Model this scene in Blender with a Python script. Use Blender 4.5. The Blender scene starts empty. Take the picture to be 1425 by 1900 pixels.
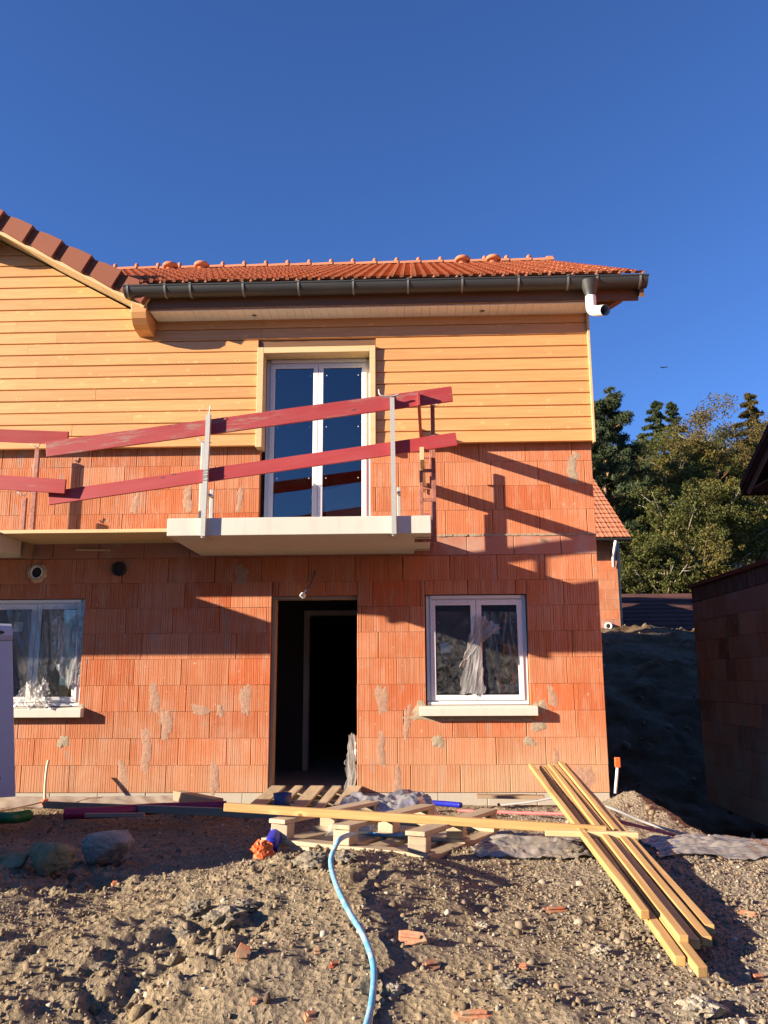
import bpy, math, random
import numpy as np
from mathutils import Matrix, Vector

random.seed(7)
RS = np.random.RandomState(11)
scene = bpy.context.scene
col = scene.collection

# ------------------------------------------------------------------ camera
YAW, PIT, ROL, CD, CH, FPX = 0.03391, 0.19510, -0.00524, 8.956, 1.138, 1562.3
_cy, _sy = math.cos(YAW), math.sin(YAW)
FW = np.array([-_sy * math.cos(PIT), _cy * math.cos(PIT), math.sin(PIT)])
_r = np.array([_cy, _sy, 0.0]); _u = np.cross(_r, FW)
RT = math.cos(ROL) * _r + math.sin(ROL) * _u
UP = math.cos(ROL) * _u - math.sin(ROL) * _r
CAM = np.array([0.0, -CD, CH])
cam_data = bpy.data.cameras.new('camera')
cam = bpy.data.objects.new('camera', cam_data)
col.objects.link(cam)
cam.matrix_world = Matrix([[RT[0], UP[0], -FW[0], CAM[0]], [RT[1], UP[1], -FW[1], CAM[1]],
                           [RT[2], UP[2], -FW[2], CAM[2]], [0, 0, 0, 1]])
cam_data.sensor_width = 36.0
cam_data.lens = FPX / 1900.0 * 36.0
cam_data.clip_start = 0.05
cam_data.clip_end = 2000.0
scene.camera = cam

# ------------------------------------------------------------------ sky, sun, exposure
SUN_V = Vector((-2.467, -1.0, 0.818)).normalized()      # towards the sun
SUN_EL = math.asin(SUN_V.z)
world = bpy.data.worlds.new('World'); scene.world = world
world.use_nodes = True
wnt = world.node_tree
sky = wnt.nodes.new('ShaderNodeTexSky')
sky.sky_type = 'NISHITA'; sky.sun_disc = False
sky.sun_elevation = SUN_EL
sky.sun_rotation = math.atan2(SUN_V.x, SUN_V.y)
sky.air_density = 1.0; sky.dust_density = 0.0; sky.ozone_density = 3.5
sky.altitude = 700
bg = wnt.nodes['Background']
bg.inputs['Strength'].default_value = 0.071
tint = wnt.nodes.new('ShaderNodeMix'); tint.data_type = 'RGBA'; tint.blend_type = 'MULTIPLY'
tint.inputs[0].default_value = 1.0; tint.inputs[7].default_value = (0.48, 0.66, 1.02, 1)     # a clear, deep autumn blue
wnt.links.new(sky.outputs['Color'], tint.inputs[6]); wnt.links.new(tint.outputs[2], bg.inputs['Color'])
sd = bpy.data.lights.new('sun', 'SUN'); sun = bpy.data.objects.new('sun', sd); col.objects.link(sun)
sd.energy = 5.0; sd.angle = math.radians(0.53); sd.color = (1.0, 0.85, 0.66)
sun.rotation_euler = SUN_V.to_track_quat('Z', 'Y').to_euler()
sun.location = (-12, -8, 9)
scene.view_settings.view_transform = 'Standard'
scene.view_settings.look = 'None'
scene.view_settings.exposure = 1.5
scene.view_settings.gamma = 1.0
scene.view_settings.use_curve_mapping = False
scene.cycles.max_bounces = 8
scene.cycles.diffuse_bounces = 1
scene.cycles.transparent_max_bounces = 24

# ------------------------------------------------------------------ helpers
def at(px, py, Y):
    """world point that the photograph shows at (px, py), on the vertical plane Y"""
    d = FW + RT * (px - 712.5) / FPX - UP * (py - 950.0) / FPX
    t = (Y + CD) / d[1]
    return CAM + t * d

def at_ground(px, py, dz=0.0):
    d = FW + RT * (px - 712.5) / FPX - UP * (py - 950.0) / FPX
    d = d / d[1]
    t = np.arange(1.2, 30.0, 0.01)
    P = CAM[None, :] + t[:, None] * d[None, :]
    zz = terrain(P[:, 0], P[:, 1])
    i = np.argmax(P[:, 2] <= zz + dz)
    p = P[i].copy(); p[2] = terrain(p[0:1], p[1:2])[0]
    return p

def vnoise(x, y, s=0.0):
    xi = np.floor(x); yi = np.floor(y)
    fx = x - xi; fy = y - yi
    fx = fx * fx * (3 - 2 * fx); fy = fy * fy * (3 - 2 * fy)
    def h(a, b):
        v = np.sin(a * 127.1 + b * 311.7 + s * 74.7) * 43758.5453
        return v - np.floor(v)
    return (h(xi, yi) * (1 - fx) + h(xi + 1, yi) * fx) * (1 - fy) + (h(xi, yi + 1) * (1 - fx) + h(xi + 1, yi + 1) * fx) * fy - 0.5

def fbm(x, y, s=0.0, o=4, g=0.5):
    a = 1.0; t = 0.0
    for k in range(o):
        c, sn = math.cos(0.7 * k + .3), math.sin(0.7 * k + .3)
        t = t + a * vnoise((x * c - y * sn), (x * sn + y * c), s + k * 3.3)
        x = x * 2.03; y = y * 2.03; a *= g
    return t

def sstep(a, b, x):
    t = np.clip((x - a) / (b - a), 0, 1)
    return t * t * (3 - 2 * t)

def catmull(pts, n=8):
    P = [np.array(p, float) for p in pts]
    P = [2 * P[0] - P[1]] + P + [2 * P[-1] - P[-2]]
    out = []
    for i in range(1, len(P) - 2):
        for k in range(n):
            t = k / n
            a, b, c, d = P[i - 1], P[i], P[i + 1], P[i + 2]
            out.append(0.5 * ((2 * b) + (-a + c) * t + (2 * a - 5 * b + 4 * c - d) * t * t + (-a + 3 * b - 3 * c + d) * t ** 3))
    out.append(P[-2])
    return out

class MB:
    """collects shapes and links them as ONE mesh object"""
    def __init__(self):
        self.v = []; self.f = []
    def add(self, vs, fs):
        o = len(self.v)
        self.v += [tuple(float(c) for c in p) for p in vs]
        self.f += [tuple(i + o for i in q) for q in fs]
        return self
    def box(self, x0, x1, y0, y1, z0, z1):
        return self.add([(x0, y0, z0), (x1, y0, z0), (x1, y1, z0), (x0, y1, z0), (x0, y0, z1), (x1, y0, z1), (x1, y1, z1), (x0, y1, z1)],
                        [(0, 3, 2, 1), (4, 5, 6, 7), (0, 1, 5, 4), (1, 2, 6, 5), (2, 3, 7, 6), (3, 0, 4, 7)])
    def bar(self, a, b, w, h, up=(0, 0, 1)):
        a = np.array(a, float); b = np.array(b, float)
        d = (b - a) / np.linalg.norm(b - a)
        s = np.cross(d, np.array(up, float)); s /= np.linalg.norm(s)
        u = np.cross(s, d)
        vs = []
        for p in (a, b):
            for i, j in ((-1, -1), (1, -1), (1, 1), (-1, 1)):
                vs.append(p + s * i * w / 2 + u * j * h / 2)
        return self.add(vs, [(0, 1, 2, 3), (7, 6, 5, 4), (0, 4, 5, 1), (1, 5, 6, 2), (2, 6, 7, 3), (3, 7, 4, 0)])
    def tube(self, pts, r, n=10, caps=True):
        P = [np.array(p, float) for p in pts]
        R = r if hasattr(r, '__len__') else [r] * len(P)
        vs = []; u = None
        for i, p in enumerate(P):
            t = P[min(i + 1, len(P) - 1)] - P[max(i - 1, 0)]
            t = t / (np.linalg.norm(t) + 1e-9)
            if u is None:
                u = np.cross(t, (0.13, 0.21, 0.97))
                if np.linalg.norm(u) < 0.1: u = np.cross(t, (1, 0, 0))
            else:
                u = u - t * np.dot(u, t)
            u = u / np.linalg.norm(u); w = np.cross(t, u)
            for k in range(n):
                a = 2 * math.pi * k / n
                vs.append(p + R[i] * (u * math.cos(a) + w * math.sin(a)))
        fs = []
        for i in range(len(P) - 1):
            for k in range(n):
                fs.append((i * n + k, i * n + (k + 1) % n, (i + 1) * n + (k + 1) % n, (i + 1) * n + k))
        if caps:
            fs.append(tuple(range(n - 1, -1, -1))); m = (len(P) - 1) * n
            fs.append(tuple(range(m, m + n)))
        return self.add(vs, fs)
    def prism(self, poly, axis, a, b):
        """poly of 2-D points swept along an axis: 'x' (y,z), 'y' (x,z), 'z' (x,y)"""
        def mk(p, t):
            return {'x': (t, p[0], p[1]), 'y': (p[0], t, p[1]), 'z': (p[0], p[1], t)}[axis]
        n = len(poly)
        vs = [mk(p, a) for p in poly] + [mk(p, b) for p in poly]
        fs = [tuple(range(n)), tuple(range(2 * n - 1, n - 1, -1))]
        fs += [(i, (i + 1) % n, n + (i + 1) % n, n + i)[::-1] for i in range(n)]
        return self.add(vs, fs)
    def lathe(self, prof, c, n=20, axis='z'):
        vs = []; fs = []
        for (r, h) in prof:
            for k in range(n):
                a = 2 * math.pi * k / n
                q = (r * math.cos(a), r * math.sin(a), h)
                if axis == 'y': q = (q[0], q[2], q[1])
                vs.append((q[0] + c[0], q[1] + c[1], q[2] + c[2]))
        m = len(prof)
        for i in range(m - 1):
            for k in range(n):
                fs.append((i * n + k, i * n + (k + 1) % n, (i + 1) * n + (k + 1) % n, (i + 1) * n + k))
        return self.add(vs, fs)
    def mesh(self, name, material=None, smooth=False):
        me = bpy.data.meshes.new(name)
        me.from_pydata(self.v, [], self.f)
        if material: me.materials.append(material)
        if smooth:
            me.polygons.foreach_set('use_smooth', [True] * len(me.polygons))
        me.update()
        return me
    def build(self, name, material, parent=None, smooth=False, bevel=0, label=None, cat=None, group=None, kind=None, fix=True):
        me = self.mesh(name, material, smooth)
        if fix: recalc(me)
        return link(name, me, parent, bevel, label, cat, group, kind)

def recalc(me):
    import bmesh
    b = bmesh.new(); b.from_mesh(me)
    bmesh.ops.recalc_face_normals(b, faces=b.faces)
    b.to_mesh(me); b.free()

def tag(o, label=None, cat=None, group=None, kind=None):
    if label: o['label'] = label
    if cat: o['category'] = cat
    if group: o['group'] = group
    if kind: o['kind'] = kind
    return o

def link(name, me, parent=None, bevel=0, label=None, cat=None, group=None, kind=None):
    o = bpy.data.objects.new(name, me)
    col.objects.link(o)
    if parent is not None:
        o.parent = parent
        o.matrix_parent_inverse = parent.matrix_basis.inverted()   # every basis matrix stays a world matrix
    if bevel:
        m = o.modifiers.new('bevel', 'BEVEL'); m.width = bevel; m.segments = 2; m.limit_method = 'ANGLE'
        m.harden_normals = False
    return tag(o, label, cat, group, kind)

def empty(name, loc, label, cat, group=None):
    o = bpy.data.objects.new(name, None); col.objects.link(o)
    o.matrix_basis = Matrix.Translation(loc); o.empty_display_size = 0.1
    return tag(o, label, cat, group)

def frame(a, b, up=(0, 0, 1)):
    a = np.array(a, float); b = np.array(b, float)
    L = np.linalg.norm(b - a); d = (b - a) / L
    s = np.cross(np.array(up, float), d); s /= np.linalg.norm(s)
    u = np.cross(d, s)
    return Matrix([[d[0], s[0], u[0], a[0]], [d[1], s[1], u[1], a[1]], [d[2], s[2], u[2], a[2]], [0, 0, 0, 1]]), L

def board(name, a, b, w, h, material, parent=None, bevel=0.003, up=(0, 0, 1), rough_end=False, **kw):
    """timber from a to b (middle of its section), w across, h along up; grain along its length"""
    M, L = frame(a, b, up)
    n = max(2, int(L / 0.35)); mb = MB()
    vs = []; fs = []
    for i in range(n + 1):
        x = L * i / n
        jy, jz = random.uniform(-1, 1) * 0.0012, random.uniform(-1, 1) * 0.0012
        e0 = random.uniform(-.004, .004) if rough_end and i in (0, n) else 0
        for (sy, sz) in ((-1, -1), (1, -1), (1, 1), (-1, 1)):
            vs.append((x + e0 * sy, sy * w / 2 + jy, sz * h / 2 + jz))
    for i in range(n):
        for k in range(4):
            fs.append((4 * i + k, 4 * i + (k + 1) % 4, 4 * i + 4 + (k + 1) % 4, 4 * i + 4 + k)[::-1])
    fs.append((0, 1, 2, 3)); fs.append((4 * n + 3, 4 * n + 2, 4 * n + 1, 4 * n))
    mb.add(vs, fs)
    me = mb.mesh(name, material); recalc(me)
    o = link(name, me, None, bevel, **kw)
    o.matrix_basis = M
    if parent is not None:
        o.parent = parent; o.matrix_parent_inverse = parent.matrix_basis.inverted()
    return o

def place(name, me, M, parent=None, bevel=0, **kw):
    o = link(name, me, None, bevel, **kw)
    o.matrix_basis = M
    if parent is not None:
        o.parent = parent; o.matrix_parent_inverse = parent.matrix_basis.inverted()
    return o

def np_mesh(name, verts, faces, material, smooth=False):
    """fast mesh: faces is an (n,3) or (n,4) array"""
    me = bpy.data.meshes.new(name)
    verts = np.asarray(verts, np.float32); faces = np.asarray(faces, np.int32)
    k = faces.shape[1]
    me.vertices.add(len(verts)); me.vertices.foreach_set('co', verts.ravel())
    me.loops.add(faces.size); me.loops.foreach_set('vertex_index', faces.ravel())
    me.polygons.add(len(faces))
    me.polygons.foreach_set('loop_start', np.arange(0, faces.size, k, dtype=np.int32))
    if smooth: me.polygons.foreach_set('use_smooth', np.ones(len(faces), bool))
    if material: me.materials.append(material)
    me.update(calc_edges=True); me.validate()
    return me

# ------------------------------------------------------------------ material helpers
class Mat:
    def __init__(self, name, rough=0.7, base=(0.5, 0.5, 0.5), metal=0.0, spec=0.5):
        self.m = bpy.data.materials.new(name); self.m.use_nodes = True
        self.nt = self.m.node_tree
        self.b = self.nt.nodes['Principled BSDF']
        self.b.inputs['Roughness'].default_value = rough
        self.b.inputs['Base Color'].default_value = (*base, 1)
        self.b.inputs['Metallic'].default_value = metal
        self.b.inputs['Specular IOR Level'].default_value = spec
        self.co = self.n('ShaderNodeTexCoord')
        self.oi = self.n('ShaderNodeObjectInfo')
    def n(self, t, **kw):
        nd = self.nt.nodes.new(t)
        for k, v in kw.items(): setattr(nd, k, v)
        return nd
    def put(self, sock, v):
        if isinstance(v, bpy.types.NodeSocket): self.nt.links.new(v, sock)
        elif isinstance(v, (tuple, list)) and len(v) == 3 and sock.type == 'RGBA': sock.default_value = (*v, 1)
        else: sock.default_value = v
    def coords(self, scale=(1, 1, 1), src='Object', rnd=True):
        mp = self.n('ShaderNodeMapping')
        self.put(mp.inputs['Scale'], scale)
        v = self.co.outputs[src]
        if src == 'World': pass
        if rnd:
            c = self.n('ShaderNodeVectorMath', operation='SCALE'); c.inputs[0].default_value = (13.7, 7.9, 23.1)
            self.put(c.inputs['Scale'], self.oi.outputs['Random'])
            a = self.n('ShaderNodeVectorMath', operation='ADD')
            self.put(a.inputs[0], v); self.put(a.inputs[1], c.outputs[0]); v = a.outputs[0]
        self.put(mp.inputs['Vector'], v)
        return mp.outputs[0]
    def world(self, scale=(1, 1, 1)):
        g = self.n('ShaderNodeNewGeometry'); mp = self.n('ShaderNodeMapping'); self.put(mp.inputs['Scale'], scale)
        self.put(mp.inputs['Vector'], g.outputs['Position']); return mp.outputs[0]
    def noise(self, vec, scale, detail=4, rough=0.55, dist=0.0):
        t = self.n('ShaderNodeTexNoise'); self.put(t.inputs['Vector'], vec)
        t.inputs['Scale'].default_value = scale; t.inputs['Detail'].default_value = detail
        t.inputs['Roughness'].default_value = rough; t.inputs['Distortion'].default_value = dist
        return t.outputs['Fac']
    def voronoi(self, vec, scale, out='Distance', feature='F1', rand=1.0):
        t = self.n('ShaderNodeTexVoronoi', feature=feature); self.put(t.inputs['Vector'], vec)
        t.inputs['Scale'].default_value = scale; t.inputs['Randomness'].default_value = rand
        return t.outputs[out]
    def ramp(self, fac, stops):
        r = self.n('ShaderNodeValToRGB'); self.put(r.inputs['Fac'], fac)
        e = r.color_ramp.elements
        while len(e) < len(stops): e.new(0.5)
        for k, (p, c) in enumerate(stops):
            e[k].position = p
            e[k].color = (*c, 1) if hasattr(c, '__len__') else (c, c, c, 1)
        return r.outputs['Color']
    def mix(self, fac, a, b, mode='MIX'):
        m = self.n('ShaderNodeMix', data_type='RGBA', blend_type=mode)
        self.put(m.inputs[0], fac); self.put(m.inputs[6], a); self.put(m.inputs[7], b)
        return m.outputs[2]
    def math(self, op, a, b=0.5, clamp=False):
        m = self.n('ShaderNodeMath', operation=op, use_clamp=clamp)
        self.put(m.inputs[0], a); self.put(m.inputs[1], b); return m.outputs[0]
    def hsv(self, c, h=0.5, s=1.0, v=1.0):
        m = self.n('ShaderNodeHueSaturation'); self.put(m.inputs['Color'], c)
        self.put(m.inputs['Hue'], h); self.put(m.inputs['Saturation'], s); self.put(m.inputs['Value'], v)
        return m.outputs[0]
    def vary(self, c, amt=0.15, src=None):
        """value change from piece to piece"""
        r = src or self.oi.outputs['Random']
        v = self.math('ADD', self.math('MULTIPLY', r, 2 * amt), 1 - amt)
        return self.hsv(c, v=v)
    def bump(self, h, strength=0.3, dist=0.01):
        b = self.n('ShaderNodeBump'); self.put(b.inputs['Height'], h)
        b.inputs['Strength'].default_value = strength; b.inputs['Distance'].default_value = dist
        self.put(self.b.inputs['Normal'], b.outputs[0]); return self
    def color(self, c):
        self.put(self.b.inputs['Base Color'], c); return self
    def rough(self, v):
        self.put(self.b.inputs['Roughness'], v); return self

def simple(name, c, rough=0.6, metal=0.0, amt=0.0, nscale=0, namt=0.3, bump=0.0, spec=0.5):
    m = Mat(name, rough, c, metal, spec)
    cc = c
    if nscale:
        f = m.noise(m.coords(), nscale, 6, 0.65)
        cc = m.mix(m.ramp(f, [(0.3, 0.0), (0.75, 1.0)]), tuple(x * (1 - namt) for x in c), tuple(min(1, x * (1 + namt)) for x in c))
        if bump: m.bump(f, bump, 0.01)
    if amt: cc = m.vary(cc if nscale else m.mix(0.0, c, c), amt)
    if nscale or amt: m.color(cc)
    return m.m

def wood(name, c1, c2, amt=0.12, knots=True, rough=0.6, knot=(0.22, 0.09, 0.03), gscale=1.0, weather=None, kscale=1.0):
    """grain runs along local X"""
    m = Mat(name, rough)
    v = m.coords((1.3 * gscale, 30 * gscale, 30 * gscale))
    g = m.noise(v, 1.6, 6, 0.6, 0.5)
    c = m.mix(m.ramp(g, [(0.3, 0.0), (0.7, 1.0)]), c1, c2)
    big = m.noise(m.coords((0.9, 4, 4)), 1.2, 3)
    c = m.mix(m.math('MULTIPLY', big, 0.35), c, tuple(x * 0.72 for x in c1))
    if knots:
        kv = m.coords((5.5 * kscale, 9.0 * kscale, 9.0 * kscale))
        pick = m.ramp(m.voronoi(kv, 1.0, 'Color'), [(0.46, 0.0), (0.5, 1.0)])
        d = m.voronoi(kv, 1.0)
        halo = m.math('MULTIPLY', pick, m.ramp(d, [(0.0, 1.0), (0.13, 0.8), (0.24, 0.0)]))
        c = m.mix(m.math('MULTIPLY', halo, 0.55), c, tuple(min(1, x * 1.3) for x in c2))
        core = m.ramp(d, [(0.0, 1.0), (0.05, 1.0), (0.09, 0.0)])
        c = m.mix(m.math('MULTIPLY', core, m.math('MULTIPLY', pick, 0.85)), c, knot)
    if weather:
        wn = m.noise(m.coords((2, 9, 9)), 1.3, 6, 0.7)
        c = m.mix(m.ramp(wn, [(0.45, 0.0), (0.62, 1.0)]), c, weather)
    m.color(m.vary(c, amt))
    m.bump(g, 0.15, 0.003)
    return m.m

# ------------------------------------------------------------------ materials
def m_brick(name='terracotta_block', amt=0.10):
    m = Mat(name, 0.85, spec=0.2)
    w = m.world()
    c = m.mix(m.noise(w, 3.0, 4), (0.48, 0.148, 0.062), (0.55, 0.200, 0.094))
    r2 = m.math('FRACT', m.math('MULTIPLY', m.oi.outputs['Random'], 7.31))
    c = m.mix(m.ramp(r2, [(0.0, 0.0), (0.55, 0.06), (1.0, 0.42)]), c, (0.55, 0.255, 0.145))
    c = m.mix(m.ramp(r2, [(0.0, 0.8), (0.2, 0.0)]), c, (0.50, 0.125, 0.045))
    c = m.vary(c, amt)
    streak = m.noise(m.world((5, 5, 1.2)), 2.2, 5, 0.6)
    c = m.mix(m.math('MULTIPLY', m.ramp(streak, [(0.48, 0.0), (0.74, 1.0)]), 0.5), c, (0.60, 0.35, 0.23))
    cloud = m.noise(w, 1.4, 6, 0.7)
    c = m.mix(m.math('MULTIPLY', m.ramp(cloud, [(0.5, 0.0), (0.68, 1.0)]), 0.35), c, (0.58, 0.38, 0.28))
    spots = m.noise(w, 21, 3, 0.5)
    c = m.mix(m.math('MULTIPLY', m.ramp(spots, [(0.66, 0.0), (0.73, 1.0)]), 0.55), c, (0.64, 0.48, 0.37))
    # smears of mortar
    sm = m.math('MULTIPLY', m.ramp(m.noise(m.world((7.0, 7.0, 2.4)), 0.9, 5, 0.6, 0.3), [(0.615, 0.0), (0.645, 1.0)]), m.ramp(m.noise(w, 30, 4, 0.7), [(0.36, 0.2), (0.5, 1.0)]))
    c = m.mix(m.math('MULTIPLY', sm, 0.75), c, (0.42, 0.26, 0.185))
    # dust thrown up from the ground
    sx = m.n('ShaderNodeSeparateXYZ'); m.put(sx.inputs[0], w)
    low = m.n('ShaderNodeMapRange'); m.put(low.inputs['Value'], sx.outputs['Z']); low.inputs['From Min'].default_value = 0.75; low.inputs['From Max'].default_value = -0.05
    dn = m.math('MULTIPLY', low.outputs[0], m.ramp(m.noise(w, 1.7, 5, 0.6), [(0.3, 0.25), (0.62, 1.0)]))
    rt = m.n('ShaderNodeMapRange'); m.put(rt.inputs['Value'], sx.outputs['X']); rt.inputs['From Min'].default_value = -1.5; rt.inputs['From Max'].default_value = 1.5
    rt.inputs['To Min'].default_value = 0.45; rt.inputs['To Max'].default_value = 1.0
    c = m.mix(m.math('MULTIPLY', dn, rt.outputs[0], True), c, (0.54, 0.37, 0.22))
    m.color(c); m.bump(m.noise(w, 160, 3), 0.12, 0.003)
    return m.m
GARBRICK = m_brick('mixed_terracotta_block', 0.38)
BRICK = m_brick()
def m_smooth():
    m = Mat('smooth_terracotta', 0.8, spec=0.25)
    w = m.world()
    c = m.mix(m.noise(w, 4.0, 5), (0.40, 0.16, 0.10), (0.50, 0.24, 0.16))
    c = m.mix(m.math('MULTIPLY', m.ramp(m.noise(w, 2.3, 6, 0.65), [(0.5, 0.0), (0.66, 1.0)]), 0.6), c, (0.45, 0.36, 0.30))
    m.color(m.vary(c, 0.12)); m.bump(m.noise(w, 60, 4), 0.1, 0.004)
    return m.m
SMOOTH = m_smooth()
MORTAR = simple('mortar', (0.42, 0.25, 0.17), 0.95, nscale=30, namt=0.25, bump=0.5)
MORTARG = simple('grey_mortar', (0.37, 0.29, 0.20), 0.95, nscale=26, namt=0.25, bump=0.5)
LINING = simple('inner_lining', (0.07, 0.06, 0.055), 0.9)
def m_conc(name, c, dirt=0.35):
    m = Mat(name, 0.85, spec=0.25)
    w = m.world()
    k = m.mix(m.noise(w, 2.5, 6, 0.6), tuple(x * 0.86 for x in c), c)
    k = m.mix(m.math('MULTIPLY', m.ramp(m.noise(m.world((6, 6, 1.2)), 2.0, 6, 0.65), [(0.5, 0.0), (0.75, 1.0)]), dirt), k, (0.42, 0.35, 0.26))
    pores = m.voronoi(w, 55); k = m.mix(m.ramp(pores, [(0.05, 0.4), (0.12, 0.0)]), k, (0.3, 0.27, 0.22))
    m.color(k); m.bump(m.noise(w, 70, 5), 0.15, 0.003)
    return m.m
CONC = m_conc('pale_concrete', (0.66, 0.62, 0.54))
PLINTH = m_conc('grey_concrete', (0.50, 0.45, 0.37), 0.5)
CLAD = wood('spruce_cladding', (0.59, 0.28, 0.096), (0.72, 0.39, 0.152), 0.12, rough=0.42, kscale=1.15)
PINE = wood('planed_pine', (0.60, 0.43, 0.21), (0.70, 0.53, 0.29), 0.06)
EAVES = wood('eaves_wood', (0.14, 0.066, 0.028), (0.19, 0.094, 0.04), 0.05, knots=False)
BATTEN = wood('fresh_batten', (0.47, 0.255, 0.085), (0.66, 0.42, 0.17), 0.14, knots=True)
PALLET = wood('pallet_wood', (0.42, 0.31, 0.19), (0.55, 0.43, 0.28), 0.16, knots=False, weather=(0.34, 0.27, 0.19))
OLDWOOD = wood('old_wood', (0.30, 0.20, 0.12), (0.40, 0.28, 0.17), 0.15, knots=False, weather=(0.26, 0.22, 0.17))
def m_red(name, wear):
    m = Mat(name, 0.6)
    v = m.coords((1.6, 9, 9))
    g = m.noise(m.coords((1.3, 40, 40)), 1.5, 6, 0.6)
    c = m.mix(g, (0.24, 0.016, 0.018), (0.42, 0.038, 0.040))
    c = m.mix(m.math('MULTIPLY', m.ramp(m.noise(v, 1.1, 4), [(0.4, 0.0), (0.7, 1.0)]), 0.55), c, (0.36, 0.06, 0.065))
    wn = m.noise(v, 2.0, 8, 0.72)
    c = m.mix(m.math('MULTIPLY', m.ramp(wn, [(wear, 0.0), (wear + 0.12, 1.0)]), 0.8), c, (0.30, 0.19, 0.155))
    c = m.mix(m.ramp(m.voronoi(m.coords((3, 7, 7)), 1.0), [(0.05, 0.8), (0.09, 0.0)]), c, (0.12, 0.02, 0.02))
    m.color(m.vary(c, 0.12)); m.bump(g, 0.25, 0.003)
    return m.m
RED = m_red('red_paint', 0.62); REDWORN = m_red('worn_red_paint', 0.53)
GALV = Mat('galvanised_steel', 0.5, metal=0.35)
GALV.color(GALV.mix(GALV.noise(GALV.coords(), 40, 5), (0.42, 0.42, 0.38), (0.62, 0.61, 0.56))); GALV = GALV.m
REDSTEEL = simple('red_painted_steel', (0.35, 0.13, 0.09), 0.6, nscale=25, namt=0.5)
STRAP = simple('galvanised_strap', (0.22, 0.22, 0.20), .55, .3)
ZINC = Mat('zinc', 0.5, metal=0.35)
ZINC.color(ZINC.mix(ZINC.noise(ZINC.world((0.7, 3, 3)), 3, 5), (0.038, 0.04, 0.04), (0.075, 0.075, 0.072))); ZINC = ZINC.m
PVC = simple('white_pvc', (0.80, 0.79, 0.77), 0.35, nscale=3, namt=0.04)
PVCPRINT = simple('print_grey', (0.35, 0.35, 0.38), 0.5)
STICK = simple('white_sticker', (0.55, 0.55, 0.56), 0.6)
BLACK = simple('black_plastic', (0.015, 0.015, 0.016), 0.45)
DARKGAP = simple('dark_gap', (0.03, 0.025, 0.02), 0.9)
FOAM = simple('expanding_foam', (0.60, 0.45, 0.26), 0.9, nscale=40, namt=0.3, bump=0.6)
def m_tile(name, c1, c2, amt=0.12):
    m = Mat(name, 0.8, spec=0.2)
    w = m.world()
    c = m.vary(m.mix(m.noise(w, 3, 4), c1, c2), amt)
    m.color(c); m.bump(m.noise(w, 90, 3), 0.1, 0.003)
    return m.m
TILE = m_tile('clay_tile', (0.46, 0.165, 0.082), (0.54, 0.215, 0.115), 0.10)
VERGE = m_tile('brown_verge_tile', (0.19, 0.062, 0.036), (0.225, 0.078, 0.046), 0.06)
DARKTILE = m_tile('dark_brown_tile', (0.085, 0.035, 0.03), (0.11, 0.05, 0.04), 0.1)
SOFFIT = simple('white_soffit', (0.82, 0.79, 0.74), 0.5, amt=0.02)
ORANGE = simple('orange_plastic', (0.70, 0.13, 0.03), 0.5, nscale=20, namt=0.25)
BLUE = simple('blue_plastic', (0.012, 0.018, 0.30), 0.4, nscale=6, namt=0.3)
BLUEGREY = simple('blue_grey_plastic', (0.05, 0.07, 0.14), 0.5)
def m_hose():
    m = Mat('blue_hose', 0.45)
    n = m.noise(m.world(), 25, 5, 0.7)
    m.color(m.mix(m.ramp(n, [(0.45, 0.0), (0.7, 1.0)]), (0.10, 0.32, 0.50), (0.38, 0.46, 0.48)))
    return m.m
HOSE = m_hose()
PINK = simple('pink_conduit', (0.62, 0.13, 0.13), 0.5, nscale=15, namt=0.2)
MAGENTA = simple('magenta_conduit', (0.33, 0.02, 0.07), 0.45, nscale=8, namt=0.25)
GREEN = simple('green_conduit', (0.012, 0.16, 0.05), 0.45, nscale=8, namt=0.25)
CABLE = simple('grey_cable', (0.26, 0.25, 0.25), 0.6)
IVORY = simple('ivory_conduit', (0.62, 0.50, 0.34), 0.5)
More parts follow.
